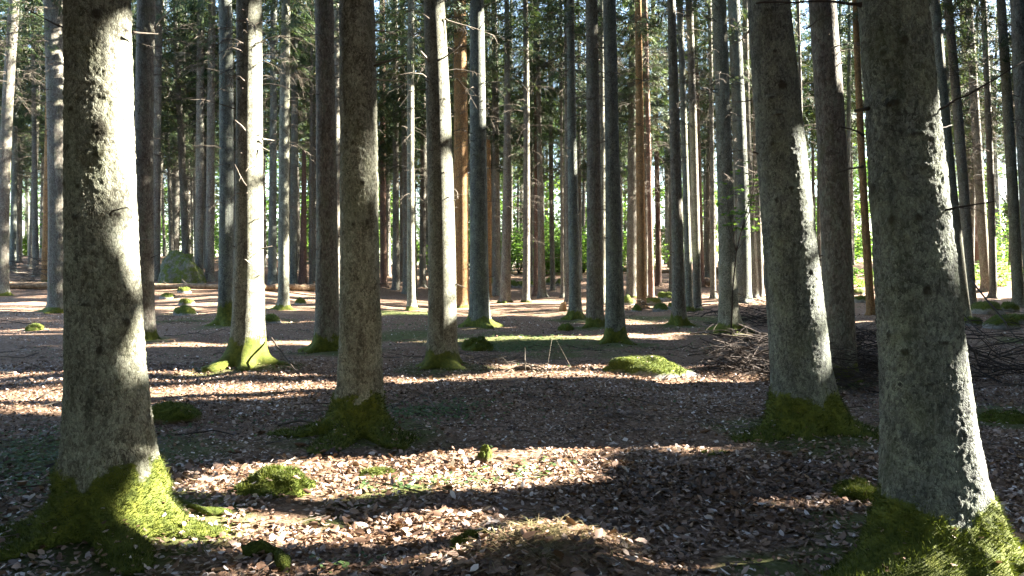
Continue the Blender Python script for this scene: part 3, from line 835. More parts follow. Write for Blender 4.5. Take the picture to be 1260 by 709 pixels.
def build_tree(T, k):
    rng = np.random.default_rng(100 + k)
    base = T['pos']
    D = base[1]
    cosf = math.cos(math.atan2(base[0], D))
    S = []
    for (y, xc, wd) in T['samples']:
        p = at(xc, y, D)
        S.append((p[2] - base[2], p[0] - base[0], wd / 2 / F * D * cosf))
    S.sort()
    S = np.array(S)
    b0 = np.array([[0.0, 0.0, S[0, 2] * 1.03]])
    S = np.concatenate([b0, S]) if S[0, 0] > 0.25 else S
    H = 23 + rng.uniform(-2, 3)
    ztop = S[-1, 0]
    if T['broken']:
        H = at(0, T['broken'], D)[2] - base[2]
    # smooth axis: quadratic in the seen part, straight on above
    zz, xx = S[:, 0], S[:, 1]
    co = np.polyfit(zz, xx, min(2, len(zz) - 1)) if len(zz) > 2 else np.array([0, (xx[-1] - xx[0]) / max(1e-3, zz[-1] - zz[0]), xx[0]])
    if len(co) == 2: co = np.array([0, *co])
    x_top = np.polyval(co, ztop); sl_top = float(np.clip((np.polyval(co, ztop) - np.polyval(co, ztop - 1)), -.12, .12))
    def cx(z):
        z = np.asarray(z, float)
        return np.where(z < ztop, np.polyval(co, z), x_top + sl_top * (z - ztop))
    r_top = S[-1, 2]
    pz = list(S[:, 0]) + ([H] if H > ztop + .5 else [ztop + .5])
    pr = list(S[:, 2]) + ([max(0.03, r_top * 0.12)] if not T['broken'] else [r_top * 0.75])
    t = thing('spruce_tree' if not T['broken'] else 'dead_snag', T['label'], 'tree', base, G_STAND if not T['broken'] else None)
    T['obj'] = t
    lean = (sl_top, 0)
    hero = T['hero']
    r0 = S[0, 2]
    roots = T['roots']
    if roots is None:
        nroot = rng.integers(4, 7)
        a0 = rng.uniform(0, 360)
        roots = [(a0 + 360 / nroot * q + rng.uniform(-18, 18), r0 * T['flare'] * rng.uniform(.7, 1.3), rng.uniform(.14, .24), rng.uniform(3, 6)) for q in range(nroot)]
    zs = None
    if hero:
        step = 0.0085 if D < 5.5 else 0.013
        zs = np.concatenate([np.arange(-0.3, 3.5 if D < 5.5 else 4.6, step), np.linspace(4.8, H, 14)])
    seg = (170 if D < 5.5 else 120) if hero else (40 if D < 16 else (26 if D < 26 else 16))
    if not hero and D < 16:
        zs = np.concatenate([np.arange(-.3, 1, .06), np.arange(1, 7, .25), np.linspace(7.3, H, 10)])
    kn = T['knots']
    if kn: kn = [(z_, a_ + math.atan2(-D, -base[0]) + math.pi / 2, r_) for z_, a_, r_ in kn]
    if kn is None and D < 30:
        kn = []
        z = rng.uniform(.6, 1.2)
        while z < min(H, 12):
            for q in range(rng.integers(2, 6)):
                kn.append((z + rng.normal(0, .06), rng.uniform(0, 6.28), rng.uniform(.014, .03)))
            z += rng.uniform(.35, .7)
    me, pos, Q, moss = trunk_mesh(pz, pr, cx, H, roots, T['moss'], rng, BARK[T['mat']], seg, zs, hero, None if (not hero and D >= 16) else kn)
    link('trunk', me, t)
    if hero:
        n = 34000 if D < 5.5 else 14000
        fm = fuzz(pos, Q, moss, n, rng, 0.019 if D < 5.5 else 0.022, 0.003 if D < 5.5 else 0.005, M_MOSS, 'root_moss')
        if fm: tag(link('root_moss', fm, t), kind='stuff')
        strewn(pos, Q, moss, 110, rng, t)
    # stubs of shed branches
    if not hero or True:
        mb = MB()
        z = rng.uniform(1.0, 2.0) if not hero else 1.2
        top = min(H, 1.6 + D * 0.36)
        while z < top:
            for q in range(rng.integers(2, 5) if not hero else rng.integers(0, 2)):
                a = rng.uniform(0, 6.28)
                zq = z + rng.normal(0, .1)
                rr = np.interp(zq, pz, pr)
                c = np.array([float(cx(zq)) + math.cos(a) * rr * .92, math.sin(a) * rr * .92, zq])
                ln = rng.uniform(.02, .07) + (rng.random() < .12) * rng.uniform(.05, .25)
                d = np.array([math.cos(a), math.sin(a), rng.uniform(-.3, .5)])
                mb.tube([c, c + d * (ln + .02)], [.011, .006], 4, rng.uniform(0, .6))
            z += rng.uniform(.35, .75)
        if mb.n: tag(link('branch_stubs', mb.mesh('branch_stubs', M_TWIG), t), kind='stuff')
    # bare hanging branches below the crown
    if not hero and D < 40 and not T['broken']:
        mb = MB()
        z = rng.uniform(2.6, 4.0) if D > 16 else 4.0
        cb = 9.5 if D > 16 else 9
        vis = 1.6 + D * 0.36
        while z < min(cb + 2.5, vis):
            for q in range(rng.integers(1, 4 if z < 4.2 else 8)):
                a = rng.uniform(0, 6.28)
                rr = np.interp(z, pz, pr)
                ln = rng.uniform(.25, .8) + max(0, z - 3.2) * .30 * rng.random()
                c = np.array([float(cx(z)) + math.cos(a) * rr * .9, math.sin(a) * rr * .9, z + rng.normal(0, .12)])
                if not lets_light(base + c + np.array([math.cos(a), math.sin(a), 0]) * ln * .5, .1)[0]: continue
                dead_branch_into(mb, rng, c, a, min(ln, 2.4), .007 + .003 * ln, rng.uniform(.15, .8), int(5 + 6 * ln))
            z += rng.uniform(.3, .6)
        if mb.n: tag(link('dead_branches', mb.mesh('dead_branches', M_TWIG), t), kind='stuff')
    # the living crown
    if not T['broken']:
        if D < 40:
            cb = 9.5 if D < 16 else rng.uniform(8.5, 11.0)
            cm = crown_mesh(rng, base, cb, H + 1, rng.uniform(2.3, 2.9), 4.3, SPRAY_COARSE if D < 16 else SPRAY_FINE, True, lean, 2.2 + .36 * D)
            if cm: tag(link('crown', cm, t), kind='stuff')
        else:
            far_crown(t, rng, lean)
FAR_CROWNS = []
FAR_DEAD = []
def far_crown(t, rng, lean):
    if not FAR_CROWNS:
        for q in range(6):
            r = np.random.default_rng(500 + q)
            FAR_CROWNS.append(crown_mesh(r, np.zeros(3), r.uniform(6.5, 9.5), r.uniform(21, 25), r.uniform(2.2, 2.8), 6, SPRAY_FINE, False))
            mb = MB()
            z = 2.0
            while z < 8:
                for k in range(r.integers(2, 5)):
                    a = r.uniform(0, 6.28)
                    dead_branch_into(mb, r, np.array([0, 0, z]), a, r.uniform(.4, .8) + .13 * z, .012, r.uniform(.2, .7), 7)
                z += r.uniform(.35, .6)
            FAR_DEAD.append(mb.mesh('dead_branches', M_TWIG))
    k = int(rng.integers(0, 6))
    rot = rng.uniform(0, 6.28)
    for nm, lib in (('crown', FAR_CROWNS), ('dead_branches', FAR_DEAD)):
        o = tag(link(nm, lib[k], t), kind='stuff')
        o.rotation_euler = (-lean[1], lean[0], 0)
        o.rotation_euler.rotate_axis('Z', rot)
for T in TREES:
    if T['D']: T['pos'] = np.array([at(*T['base'], T['D'])[0], T['D'], 0.0])
    else: T['pos'] = hit(*T['base'])
    b = T['pos']
    if b[1] < 26:
        big = T['hero']
        SWELL.append((b[0], b[1] + .05, .06, .8 if big else .6))
        PATCH.append((b[0], b[1], .8, .8, .8))
for T in TREES:
    b = T['pos']
    b[2] = float(ground_z(b[0:1], b[1:2])[0]) - (.02 if T['hero'] else .0)
for k, T in enumerate(TREES):
    build_tree(T, k)

# ------------------------------------------------------------------ the far stand: slim poles nobody names one by one
G_FAR = 'slim spruces at the far back of the stand'
far_trunks = []
for q in range(5):
    r = np.random.default_rng(60 + q)
    r0 = .13 + .022 * q
    me, *_ = trunk_mesh([0, 6, 23], [r0, r0 * .8, .03], lambda z, q=q: .05 * np.sin(np.asarray(z) * .3 + q), 23, [(a, r0 * .4, .2, 4) for a in (10, 100, 190, 280)], 0, r, BARK[('grey', 'grey', 'cool', 'grey', 'grey')[q]], 10)
    far_trunks.append(me)
taken = [(T['pos'][0], T['pos'][1]) for T in TREES]
rng = np.random.default_rng(77)
nfar = 0
OPEN = [(631, 642, 75), (669, 676, 80), (682, 690, 80), (812, 818, 70), (1232, 1240, 60)]
tries = 0
while nfar < 226 and tries < 14000:
    tries += 1
    D = 37 + 48 * rng.random() ** 1.15
    tt = rng.uniform(-.72, .72)
    X = tt * D
    px = CX + F * tt
    if any(a - 3 < px < b + 3 and D < dd for a, b, dd in OPEN): continue
    if tt > .40 and D > 66: continue
    if tt > .30 and rng.random() < .2: continue
    if min((X - a) ** 2 + (D - b) ** 2 for a, b in taken) < 1.9 ** 2: continue
    if trunk_in_gap(X, D, .2) > 0: continue
    taken.append((X, D))
    t = thing('spruce_tree', 'slim spruce pole at the far back of the stand, one of many alike', 'tree', (X, D, float(g0(X, D))), G_FAR)
    o = link('trunk', far_trunks[int(rng.integers(0, 5))], t)
    o.rotation_euler = (rng.normal(0, .012), rng.normal(0, .015) - .03 * tt, rng.uniform(0, 6.28))
    far_crown(t, rng, (0, 0))
    nfar += 1

# ------------------------------------------------------------------ unseen spruces added beyond the right edge to shade the clearing
G_OFF = 'unseen spruces added right of the view for shade'
noff = 0
tries = 0
offs = []
while noff < 80 and tries < 9000:
    tries += 1
    D = rng.uniform(-3, 40)
    X = rng.uniform(7, 38) + max(0, D) * .35
    if X < .66 * max(D, 0) + 4.4: continue
    if D * math.cos(R(10)) - X * math.sin(R(10)) > (20.5 if noff < 54 or D > 34 else 34): continue
    if offs and min((X - a) ** 2 + (D - b) ** 2 for a, b in offs) < 3.3 ** 2: continue
    if trunk_in_gap(X, D, .18, .35) > (6 if 1.5 < D * math.cos(R(10)) - X * math.sin(R(10)) < 8 else 4): continue
    offs.append((X, D))
    noff += 1
# unseen boughs added to these crowns to keep trunks and floor in shade
SH = []
for y in range(-30, 620, 16): SH += [(148, y, 4.6), (128, y, 4.5)]
for y in range(-20, 530, 22): SH += [(452, y, 7.3), (440, y, 7.2)]
for y in range(-20, 470, 24): SH += [(548, y, 12), (318, y, 12.3), (412, y, 14.5)]
for y in range(-20, 500, 22): SH += [(962, y, 7.1), (985, y, 7.1)]
for y in range(-20, 660, 20): SH += [(1150, y, 4.0), (1125, y, 3.9)]
for y in range(0, 380, 26): SH += [(73, y, 21.5), (10, y, 27), (179, y, 17.6), (279, y, 21.5), (730, y, 20.4), (756, y, 16.5), (705, y, 25), (622, y, 36), (590, y, 21.2), (648, y, 36.7), (567, y, 33.5), (912, y, 35), (1020, y, 11)]
SHP = [at(*q) for q in SH]
for y in (512, 524, 536, 548, 560, 572, 618, 632, 648, 664, 680, 698, 708):
    for x in range(-10, 1270, 40): SHP.append(hit(x + (y * 7) % 40, y))
for y in (582, 592, 602, 612):
    for x in range(660, 930, 30): SHP.append(hit(x + (y * 7) % 30, y))
extra = [[] for _ in offs]
rs = np.random.default_rng(31)
for p in SHP:
    best = []
    for k, (X, D) in enumerate(offs):
        c = np.array([X, D]) - p[:2]
        h = SUN[:2] / np.linalg.norm(SUN[:2])
        s_ = c @ h
        q = p + SUN / np.linalg.norm(SUN[:2]) * s_
        dd = np.linalg.norm(q[:2] - [X, D])
        if s_ > 5 and 4.0 < q[2] < 26 and dd < 3.8: best.append((dd + .02 * s_, k, q))
    best.sort(key=lambda v: v[0])
    for dd, k, q in best[:2]:
        X, D = offs[k]
        o = q - np.array([X, D, float(g0(X, D))])
        a = math.atan2(o[1], o[0]) + rs.normal(0, .4)
        sc = rs.uniform(.9, 1.3)
        extra[k].append((o[0] - math.cos(a) * sc * .5, o[1] - math.sin(a) * sc * .5, o[2] + .08 + rs.normal(0, .1), a, rs.normal(-.1, .2), sc))
for k, (X, D) in enumerate(offs):
    base = np.array([X, D, float(g0(X, D))])
    t = thing('spruce_tree', 'unseen spruce added beyond the right edge of the view to cast shade', 'tree', base, G_OFF)
    o = link('trunk', far_trunks[int(rng.integers(2, 5))], t)
    r = np.random.default_rng(900 + k)
    cm = crown_mesh(r, base, r.uniform(3.0, 4.5), 28, r.uniform(3.6, 4.3), 5.2, SPRAY_COARSE, True, full=.5, extra=extra[k])
    if cm: tag(link('crown', cm, t), kind='stuff')
G_BEH = 'unseen spruces added around the viewer against sky light'  # unseen trees added behind the camera to dim the ambient sky
wide = [crown_mesh(np.random.default_rng(40 + q), np.zeros(3), 4.5, 24, 4.6, 8, SPRAY_COARSE, False) for q in range(3)]
nb = 0
tries = 0
while nb < 24 and tries < 4000:
    tries += 1
    a = rng.uniform(R(118), R(318))
    d = rng.uniform(3.0, 24)
    X, D = d * math.sin(a), d * math.cos(a)
    if D > 0 and X > -.66 * D - 4: continue
    if offs and min((X - p) ** 2 + (D - q) ** 2 for p, q in offs) < 3.6 ** 2: continue
    if trunk_in_gap(X, D, .2) > 0: continue
    offs.append((X, D))
    nb += 1
    t = thing('spruce_tree', 'unseen spruce added behind or beside the viewer to block sky light', 'tree', (X, D, float(g0(X, D))), G_BEH)
    link('trunk', far_trunks[int(rng.integers(2, 5))], t)
    o = tag(link('crown', wide[nb % 3], t), kind='stuff')
    o.rotation_euler = (0, 0, rng.uniform(0, 6.28))
print('far', nfar, 'off', noff, nb)

# ------------------------------------------------------------------ ground sheet
for (x, y, rx, am) in ((60, 560, 1.3, .7), (25, 600, .8, .5), (640, 422, 2.2, .8), (520, 412, 2.0, .6), (480, 385, 2.5, .7), (860, 392, 2.5, .7), (500, 607, .28, .8), (460, 612, .3, .6), (560, 600, .3, .5),
                      (420, 645, .22, .4), (250, 395, 2.0, .4), (1240, 520, .9, .9), (1200, 500, 1, .4), (760, 440, 1.2, .5), (640, 585, .3, .3), (110, 640, .4, .4), (1040, 640, .35, .6), (940, 700, .3, .7), (405, 640, .2, .5)):
    p = hit(x, y)
    PATCH.append((p[0], p[1], rx, rx * .8, am))
SWELL.append((*hit(640, 480)[:2], .06, 1.6))
_h = hit(672, 700)
SWELL.append((_h[0] + .06, _h[1] + .12, .16, .40))
SWELL.append((_h[0] - .22, _h[1] + .1, .06, .28))
PATCH.append((_h[0], _h[1], .3, .25, .55))
SWELL.append((*hit(300, 470)[:2], .05, 1.2))
def patch_amount(X, Y):
    m = np.zeros_like(X)
    for (a, b, rx, ry, am) in PATCH:
        m = np.maximum(m, am * np.exp(-((X - a) / rx) ** 2 - ((Y - b) / ry) ** 2))
    return m
ang = np.concatenate([np.arange(-180, -46, 6), np.arange(-46, 46, 0.36), np.arange(46, 180, 6)])
rad = np.concatenate([[0.3], np.geomspace(0.6, 120, 225), [150, 220, 400, 900, 2500]])
A, Rr = np.meshgrid(np.radians(ang), rad)
GX, GY = np.sin(A) * Rr, np.cos(A) * Rr
GZ = ground_z(GX.ravel(), GY.ravel()).reshape(GX.shape)
V = np.stack([GX, GY, GZ], -1).reshape(-1, 3)
na, nr = len(ang), len(rad)
i = np.arange(nr - 1)[:, None] * na
j = np.arange(na)[None]
j2 = (j + 1) % na
Q = np.stack([i + j, i + j2, i + na + j2, i + na + j], -1).reshape(-1, 4)[:, ::-1]
V = np.concatenate([V, [[0, 0, float(ground_z(np.array([0.]), np.array([0.]))[0])]]])
T3 = np.stack([np.full(na, len(V) - 1), (np.arange(na) + 1) % na, np.arange(na)], 1)[:, ::-1]
gm = mesh_np('forest_floor', V, [T3[:, ::-1], Q], M_GROUND, True, {'moss': np.concatenate([patch_amount(GX.ravel(), GY.ravel()), [0]])})
floor = tag(link('ground', gm), kind='structure')
def gz(x, y): return float(ground_z(np.array([x]), np.array([y]))[0])

# ------------------------------------------------------------------ dry beech leaves
def scatter_xy(rng, n, d0, d1, tmax=.72):
    D = np.sqrt(rng.uniform(d0 * d0, d1 * d1, n))
    return D * rng.uniform(-tmax, tmax, n), D
rng = np.random.default_rng(5)
parts = []
for n, d0, d1 in ((46000, 2.6, 6.2), (115000, 6.2, 13), (42000, 13, 26)):
    X, Y = scatter_xy(rng, n, d0, d1)
    p = np.stack([X, Y, np.zeros(n)], 1)
    dens = fbm(p / .7, 4, 44)
    keep = rng.random(n) < sstep(.2, .48, dens) * .92 + .08
    keep &= rng.random(n) > patch_amount(X, Y) * 1.05
    for T in TREES[:12]:
        b = T['pos']
        keep &= (X - b[0]) ** 2 + (Y - b[1]) ** 2 > .26 ** 2
    parts.append((X[keep], Y[keep]))
X = np.concatenate([p[0] for p in parts]); Y = np.concatenate([p[1] for p in parts])
n = len(X)
size = np.clip(rng.lognormal(math.log(.031), .38, n), .012, .075) * (1 + .016 * Y)
pt = np.stack([X, Y, np.zeros(n)], 1)
tint = np.clip(rng.beta(1.7, 2.2, n) * .85 + .6 * (fbm(pt / 1.1, 4, 61) - .5) + (rng.random(n) < .16) * .42, 0, 1)
tag(link('leaf_litter', leaf_cards(rng, X, Y, size, rng.uniform(.001, .014, n), .36, M_LITTER, 'leaf_litter', tint)), kind='stuff')

# fine dead twigs and needles on the floor
mb = MB()
X, Y = scatter_xy(rng, 150, 6, 34)
for x, y, z in zip(X, Y, ground_z(X, Y)):
    a = rng.uniform(0, 6.28); l = rng.uniform(.4, 1.7); u = np.linspace(-.5, .5, 6)
    p = np.stack([x + math.cos(a) * u * l, y + math.sin(a) * u * l, z + .02 + 0 * u], 1)
    p[1:-1] += rng.normal(0, .035 * l, (4, 3))
    p[:, 2] = np.maximum(p[:, 2], ground_z(p[:, 0], p[:, 1]) + .01)
    rr = rng.uniform(.006, .013)
    mb.tube(p, np.linspace(rr, rr * .4, 6), 4, rng.uniform(0, .6), cap=False)
    for q in range(rng.integers(1, 5)):
        k = rng.integers(1, 5); b_ = a + rng.choice([-1, 1]) * rng.uniform(.5, 1.2)
        mb.tube([p[k], p[k] + np.array([math.cos(b_), math.sin(b_), .25]) * l * .12, p[k] + np.array([math.cos(b_), math.sin(b_), .15]) * l * .25], [rr * .5, rr * .35, rr * .15], 3, rng.uniform(0, .6), cap=False)
X, Y = scatter_xy(rng, 2600, 2.7, 16)
Z = ground_z(X, Y)
for x, y, z in zip(X, Y, Z):
    a = rng.uniform(0, 6.28); l = rng.uniform(.05, .28) if rng.random() < .9 else rng.uniform(.3, .8)
    b = a + rng.normal(0, .3)
    p0 = np.array([x, y, z + .012])
    p1 = p0 + np.array([math.cos(a), math.sin(a), rng.normal(.02, .08)]) * l * .5
    p2 = p1 + np.array([math.cos(b), math.sin(b), rng.normal(0, .08)]) * l * .5
    rr = rng.uniform(.002, .005) * (1 + l)
    mb.tube([p0, p1, p2], [rr, rr * .8, rr * .4], 3, rng.uniform(0, .7), cap=False)
tag(link('twig_litter', mb.mesh('twig_litter', M_TWIG)), kind='stuff')

# ------------------------------------------------------------------ low green plants
def plants(name, spots, n_each, h, leafsize, mat, seed, tri=True):
    rng = np.random.default_rng(seed)
    V, Q, A = [], [], []
    for (px, py, rx, ry, n) in spots:
        c = hit(px, py)
        x = c[0] + rng.normal(0, rx, n); y = c[1] + rng.normal(0, ry, n)
        z = ground_z(x, y)
        for a, b, d in zip(x, y, z):
            hh = h * rng.uniform(.4, 1.2)
            t0 = rng.uniform(0, .9)
            for k in range(3):
                an = rng.uniform(0, 6.28)
                s = leafsize * rng.uniform(.6, 1.3)
                dx, dy = math.cos(an), math.sin(an)
                o = np.array([a, b, d + hh])
                ti = rng.uniform(-.5, .5)
                f = np.array([dx, dy, ti]) * s
                w_ = np.array([-dy, dx, rng.uniform(-.4, .4)]) * s * .42
                q = len(V)
                V += [o, o + f * .55 + w_, o + f, o + f * .55 - w_]
                Q.append((q, q + 1, q + 2, q + 3)); A += [min(1, max(0, t0 + rng.normal(0, .1)))] * 4
    return mesh_np(name, np.array(V), [np.array(Q)], mat, False, {'tint': np.array(A)})
tag(link('wood_sorrel', plants('wood_sorrel', [(520, 512, .38, .3, 420), (560, 508, .2, .15, 60), (640, 424, 1.0, .9, 900), (600, 428, .6, .5, 350), (480, 388, 1.1, 1.5, 600), (520, 400, 1.4, 1.2, 500), (60, 560, .6, .5, 500), (20, 590, .4, .4, 250), (110, 530, .5, .4, 200),
    (560, 600, .25, .10, 35), (490, 606, .2, .10, 45), (420, 690, .08, .06, 16), (860, 395, 1.5, 1.2, 260), (250, 394, 1.2, 1.2, 200), (820, 408, .8, .8, 120), (700, 386, 2, 1, 200), (1180, 510, .4, .3, 60), (300, 420, 2, 1.5, 260), (760, 430, 1.5, 1.2, 260), (150, 440, 1.5, 1.0, 160), (900, 420, 2, 2, 200), (640, 500, .8, .6, 60), (350, 520, .5, .4, 70), (640, 585, .2, .2, 40)], 3, .04, .032, M_SORREL, 21)), kind='stuff')

def blades(name, c, rx, ry, n, h, mat, seed, zf=None, lean=.6):
    rng = np.random.default_rng(seed)
    x = c[0] + rng.normal(0, rx, n); y = c[1] + rng.normal(0, ry, n)
    z = zf(x, y) if zf else ground_z(x, y)
    a = rng.uniform(0, 6.28, n); l = h * rng.uniform(.4, 1.2, n)
    d = np.stack([np.cos(a) * lean, np.sin(a) * lean, rng.uniform(.3, 1, n)], 1)
    d /= np.linalg.norm(d, axis=1)[:, None]
    s = np.stack([-np.sin(a), np.cos(a), np.zeros(n)], 1) * .0022
    p0 = np.stack([x, y, z - .005], 1)
    p1 = p0 + d * l[:, None] * .6
    p2 = p0 + d * l[:, None] * np.array([1.15, 1.15, .75]) + np.array([0, 0, -.01])
    V = np.stack([p0 - s, p0 + s, p1 + s * .8, p1 - s * .8, p2], 1).reshape(-1, 3)
    b = np.arange(n)[:, None] * 5
    t = np.repeat(rng.beta(2, 2, n), 5)
    return mesh_np(name, V, [b + np.array([[3, 2, 4]]), b + np.array([[0, 1, 2, 3]])], mat, False, {'tint': t})

# ------------------------------------------------------------------ mossy cushions, stones, stumps
def blob(name, label, cat, c, size, mat, seed, rough=.25, fuzzn=0, fz=.012, moss_up=True, group=None, sink=.25, res=(48, 24), parent=None, sharp=1.0, fm=None, lean=0):
    """an uneven rounded body resting on the ground, optionally furred with moss"""
    rng = np.random.default_rng(seed)
    nu, nv = res
    u = np.arange(nu) * 2 * math.pi / nu
    v = np.linspace(-.35 * math.pi / 2, math.pi / 2, nv)
    Vv, U = np.meshgrid(v, u, indexing='ij')
    d = np.stack([np.cos(Vv) * np.cos(U), np.cos(Vv) * np.sin(U), np.sin(Vv)], -1).reshape(-1, 3)
    d = np.sign(d) * np.abs(d) ** sharp
    r = 1 + (fbm(d * 1.3 + seed, 4, seed) - .5) * rough * 3 + (fbm(d * 5 + seed, 3, seed + 5) - .5) * rough * .8
    P = d * r[:, None] * np.array([size[0] / 2, size[1] / 2, size[2]])
    P[:, 0] += lean * P[:, 2]
    P[:, 2] -= size[2] * 0.02
    i = np.arange(nv - 1)[:, None] * nu
    j = np.arange(nu)[None]
    j2 = (j + 1) % nu
    Qd = np.stack([i + j, i + j2, i + nu + j2, i + nu + j], -1).reshape(-1, 4)
    mk = sstep(-.1, .7, d[:, 2]) if moss_up else np.zeros(len(P))
    me = mesh_np(name, P, [Qd], mat, True, {'moss': mk})
    o = link(name, me, None, c)
    tag(o, label, cat, group)
    if fuzzn:
        mk2 = sstep(.0, .5, d[:, 2]) * sstep(.35, .55, fbm(d * 2.2 + seed, 4, seed + 9) + (.12 if moss_up else 0))
        f = fuzz(P, Qd, mk2, fuzzn, rng, fz, fz * .25, fm or M_MOSS, 'moss')
        if f: tag(link('moss', f, o), kind='stuff')
        if fuzzn >= 900 and size[0] < 1.4: strewn(P, Qd, mk2, 9 + fuzzn // 500, rng, o)
    return o
def on_ground(px, py): 
    p = hit(px, py); p[2] = gz(p[0], p[1]); return p
c = on_ground(332, 612); blob('moss_cushion', 'bright mossy cushion on the leaves right of the broad scarred trunk', 'moss', c + np.array([0, .1, -.03]), (.56, .38, .14), M_CUSHION, 3, .42, 9000, .014)
c = on_ground(800, 467); blob('mossy_boulder', 'flat sunlit stone topped with bright moss in the middle of the clearing', 'boulder', c + np.array([0, .3, -.03]), (1.25, .7, .30), M_ROCK, 8, .28, 9000, .016)
c = on_ground(672, 700)
hum = thing('dry_grass_tuft', 'sparse dry grass drooping over the low hummock at the bottom centre', 'grass tuft', c)
for nm, n_, sx, sy, hh, sd in (('grass_blades', 260, .22, .15, .15, 3), ('thatch', 1000, .28, .17, .10, 4)):
    o = tag(link(nm, blades(nm, c, sx, sy, n_, hh, M_DRYGRASS, sd, None, 1.6)), kind='stuff')
    o.parent = hum
    o.matrix_parent_inverse = Matrix.Translation(-Vector(hum.location))
c = on_ground(1066, 612); blob('moss_cushion', 'small mossy cushion just left of the thick right trunk', 'moss', c + np.array([0, .1, -.02]), (.36, .26, .12), M_CUSHION, 5, .3, 5000, .013)
c = on_ground(1240, 524); blob('moss_cushion', 'flat dark moss cushion at the right picture edge', 'moss', c + np.array([0, .1, -.03]), (.5, .4, .12), M_CUSHION, 6, .3, 3000, .014)
c = on_ground(204, 518); blob('moss_cushion', 'shaded mossy mound behind the broad scarred trunk on its right', 'moss', c + np.array([0, .1, -.02]), (.6, .4, .20), M_HUMMOCK, 7, .3, 2500, .014)
c = on_ground(596, 574); blob('mossy_stub', 'small dark mossy stub standing among the leaves', 'stump', c, (.13, .12, .13), M_HUMMOCK, 9, .3, 150, .010)
c = on_ground(588, 432); blob('moss_cushion', 'dark mossy lump right of the trunk with mossy root ridges', 'moss', c, (.55, .45, .26), M_CUSHION, 12, .35, 2500, .018)
c = on_ground(42, 408); blob('moss_cushion', 'dark mossy lump between two sun streaks at the far left', 'moss', c, (.45, .4, .15), M_CUSHION, 15, .35, 1200, .02)
c = on_ground(697, 408); blob('moss_cushion', 'small dark lump on the ground before the sunny strip', 'moss', c, (.35, .3, .16), M_CUSHION, 16, .35, 0)
c = on_ground(880, 560); blob('moss_cushion', 'thin moss pad on the litter left of the leaning trunk', 'moss', c + np.array([0, 0, -.04]), (.3, .3, .06), M_CUSHION, 17, .3, 1500, .012)
c = on_ground(470, 585); blob('moss_cushion', 'little moss pad beside the sunny leaves in front', 'moss', c + np.array([0, 0, -.03]), (.34, .22, .07), M_CUSHION, 18, .3, 2200, .012)
c = on_ground(585, 676); blob('moss_cushion', 'dark moss pad at the left end of the grassy hummock', 'moss', c + np.array([0, 0, -.03]), (.3, .2, .09), M_CUSHION, 19, .3, 3000, .012)
c = on_ground(215, 351)
bd = blob('boulder', 'large grey mossy boulder behind the fallen log at the left', 'boulder', c + np.array([-.05, .9, -.25]), (2.1, 1.9, 1.72), M_BOULDER, 23, .22, 700, .05, moss_up=False, sharp=.85, lean=-.1)
G_ST = 'mossy stones beside the orange spruce'
for k, (px, py, s, lb) in enumerate(((820, 371, .9, 'round dark mossy stone largest of the group beside the orange spruce'), (772, 376, .7, 'mossy stone between the brown and orange spruces'), (803, 377, .75, 'bright-topped mossy stone just right of the orange spruce'), (812, 383, .6, 'low mossy stone in front of the round dark stone'), (830, 381, .55, 'small stone against the upright spruce with mossy flare'), (783, 384, .45, 'little stone at the foot of the orange spruce'))):
    blob('mossy_stone', lb, 'stone', on_ground(px, py), (s, s * .8, s * .5), M_ROCK, 30 + k, .3, 500, .03, group=G_ST, res=(24, 12))
G_SR = 'mossy stones at the right behind the thick trunk'
for k, (px, py, s, lb) in enumerate(((1212, 388, 1.0, 'broad mossy stone foremost behind the thick right trunk'), (1240, 384, .8, 'mossy stone at the foot of the pale right spruce'), (1230, 402, .9, 'sunlit mossy slab near the right picture edge'), (1252, 398, .8, 'mossy stone touching the right picture edge'), (1196, 399, .6, 'bright mossy lump right beside the thick right trunk'), (1060, 372, .7, 'pale stone left of the thick right trunk'), (1055, 362, .6, 'grey stone behind the pale stone by the orange-barked spruce'))):
    blob('mossy_stone', lb, 'stone', on_ground(px, py), (s, s * .8, s * .42), M_ROCK, 50 + k, .3, 500, .03, group=G_SR, res=(24, 12))
G_SB = 'stones on the floor before the fallen log'
for k, (px, py, s, lb) in enumerate(((206, 367, .55, 'pointed grey stone in front of the mossy boulder'), (226, 360, .6, 'mossy stone under the fallen log by the boulder'), (229, 376, .55, 'low mossy stone nearest the viewer below the boulder'), (228, 386, .7, 'dark flat mossy stone below the boulder'), (369, 373, .5, 'bright mossy stone right of the yellow-striped spruce'), (333, 397, .6, 'mossy lump touching the brightly sunlit trunk'))):
    blob('mossy_stone', lb, 'stone', on_ground(px, py), (s, s * .8, s * .45), M_ROCK, 70 + k, .3, 400, .03, group=G_SB, res=(24, 12))
G_SW = 'stones of the low row in the central opening'
for k in range(13):
    px = 606 + k * 8 + rng.uniform(-2, 2)
    blob('field_stone', 'grey stone in the low stone row across the central opening', 'stone', on_ground(px, 352 + rng.uniform(-2, 2)), (rng.uniform(.5, .8), .6, rng.uniform(.3, .5)), M_ROCK, 90 + k, .3, 0, group=G_SW, res=(16, 8))

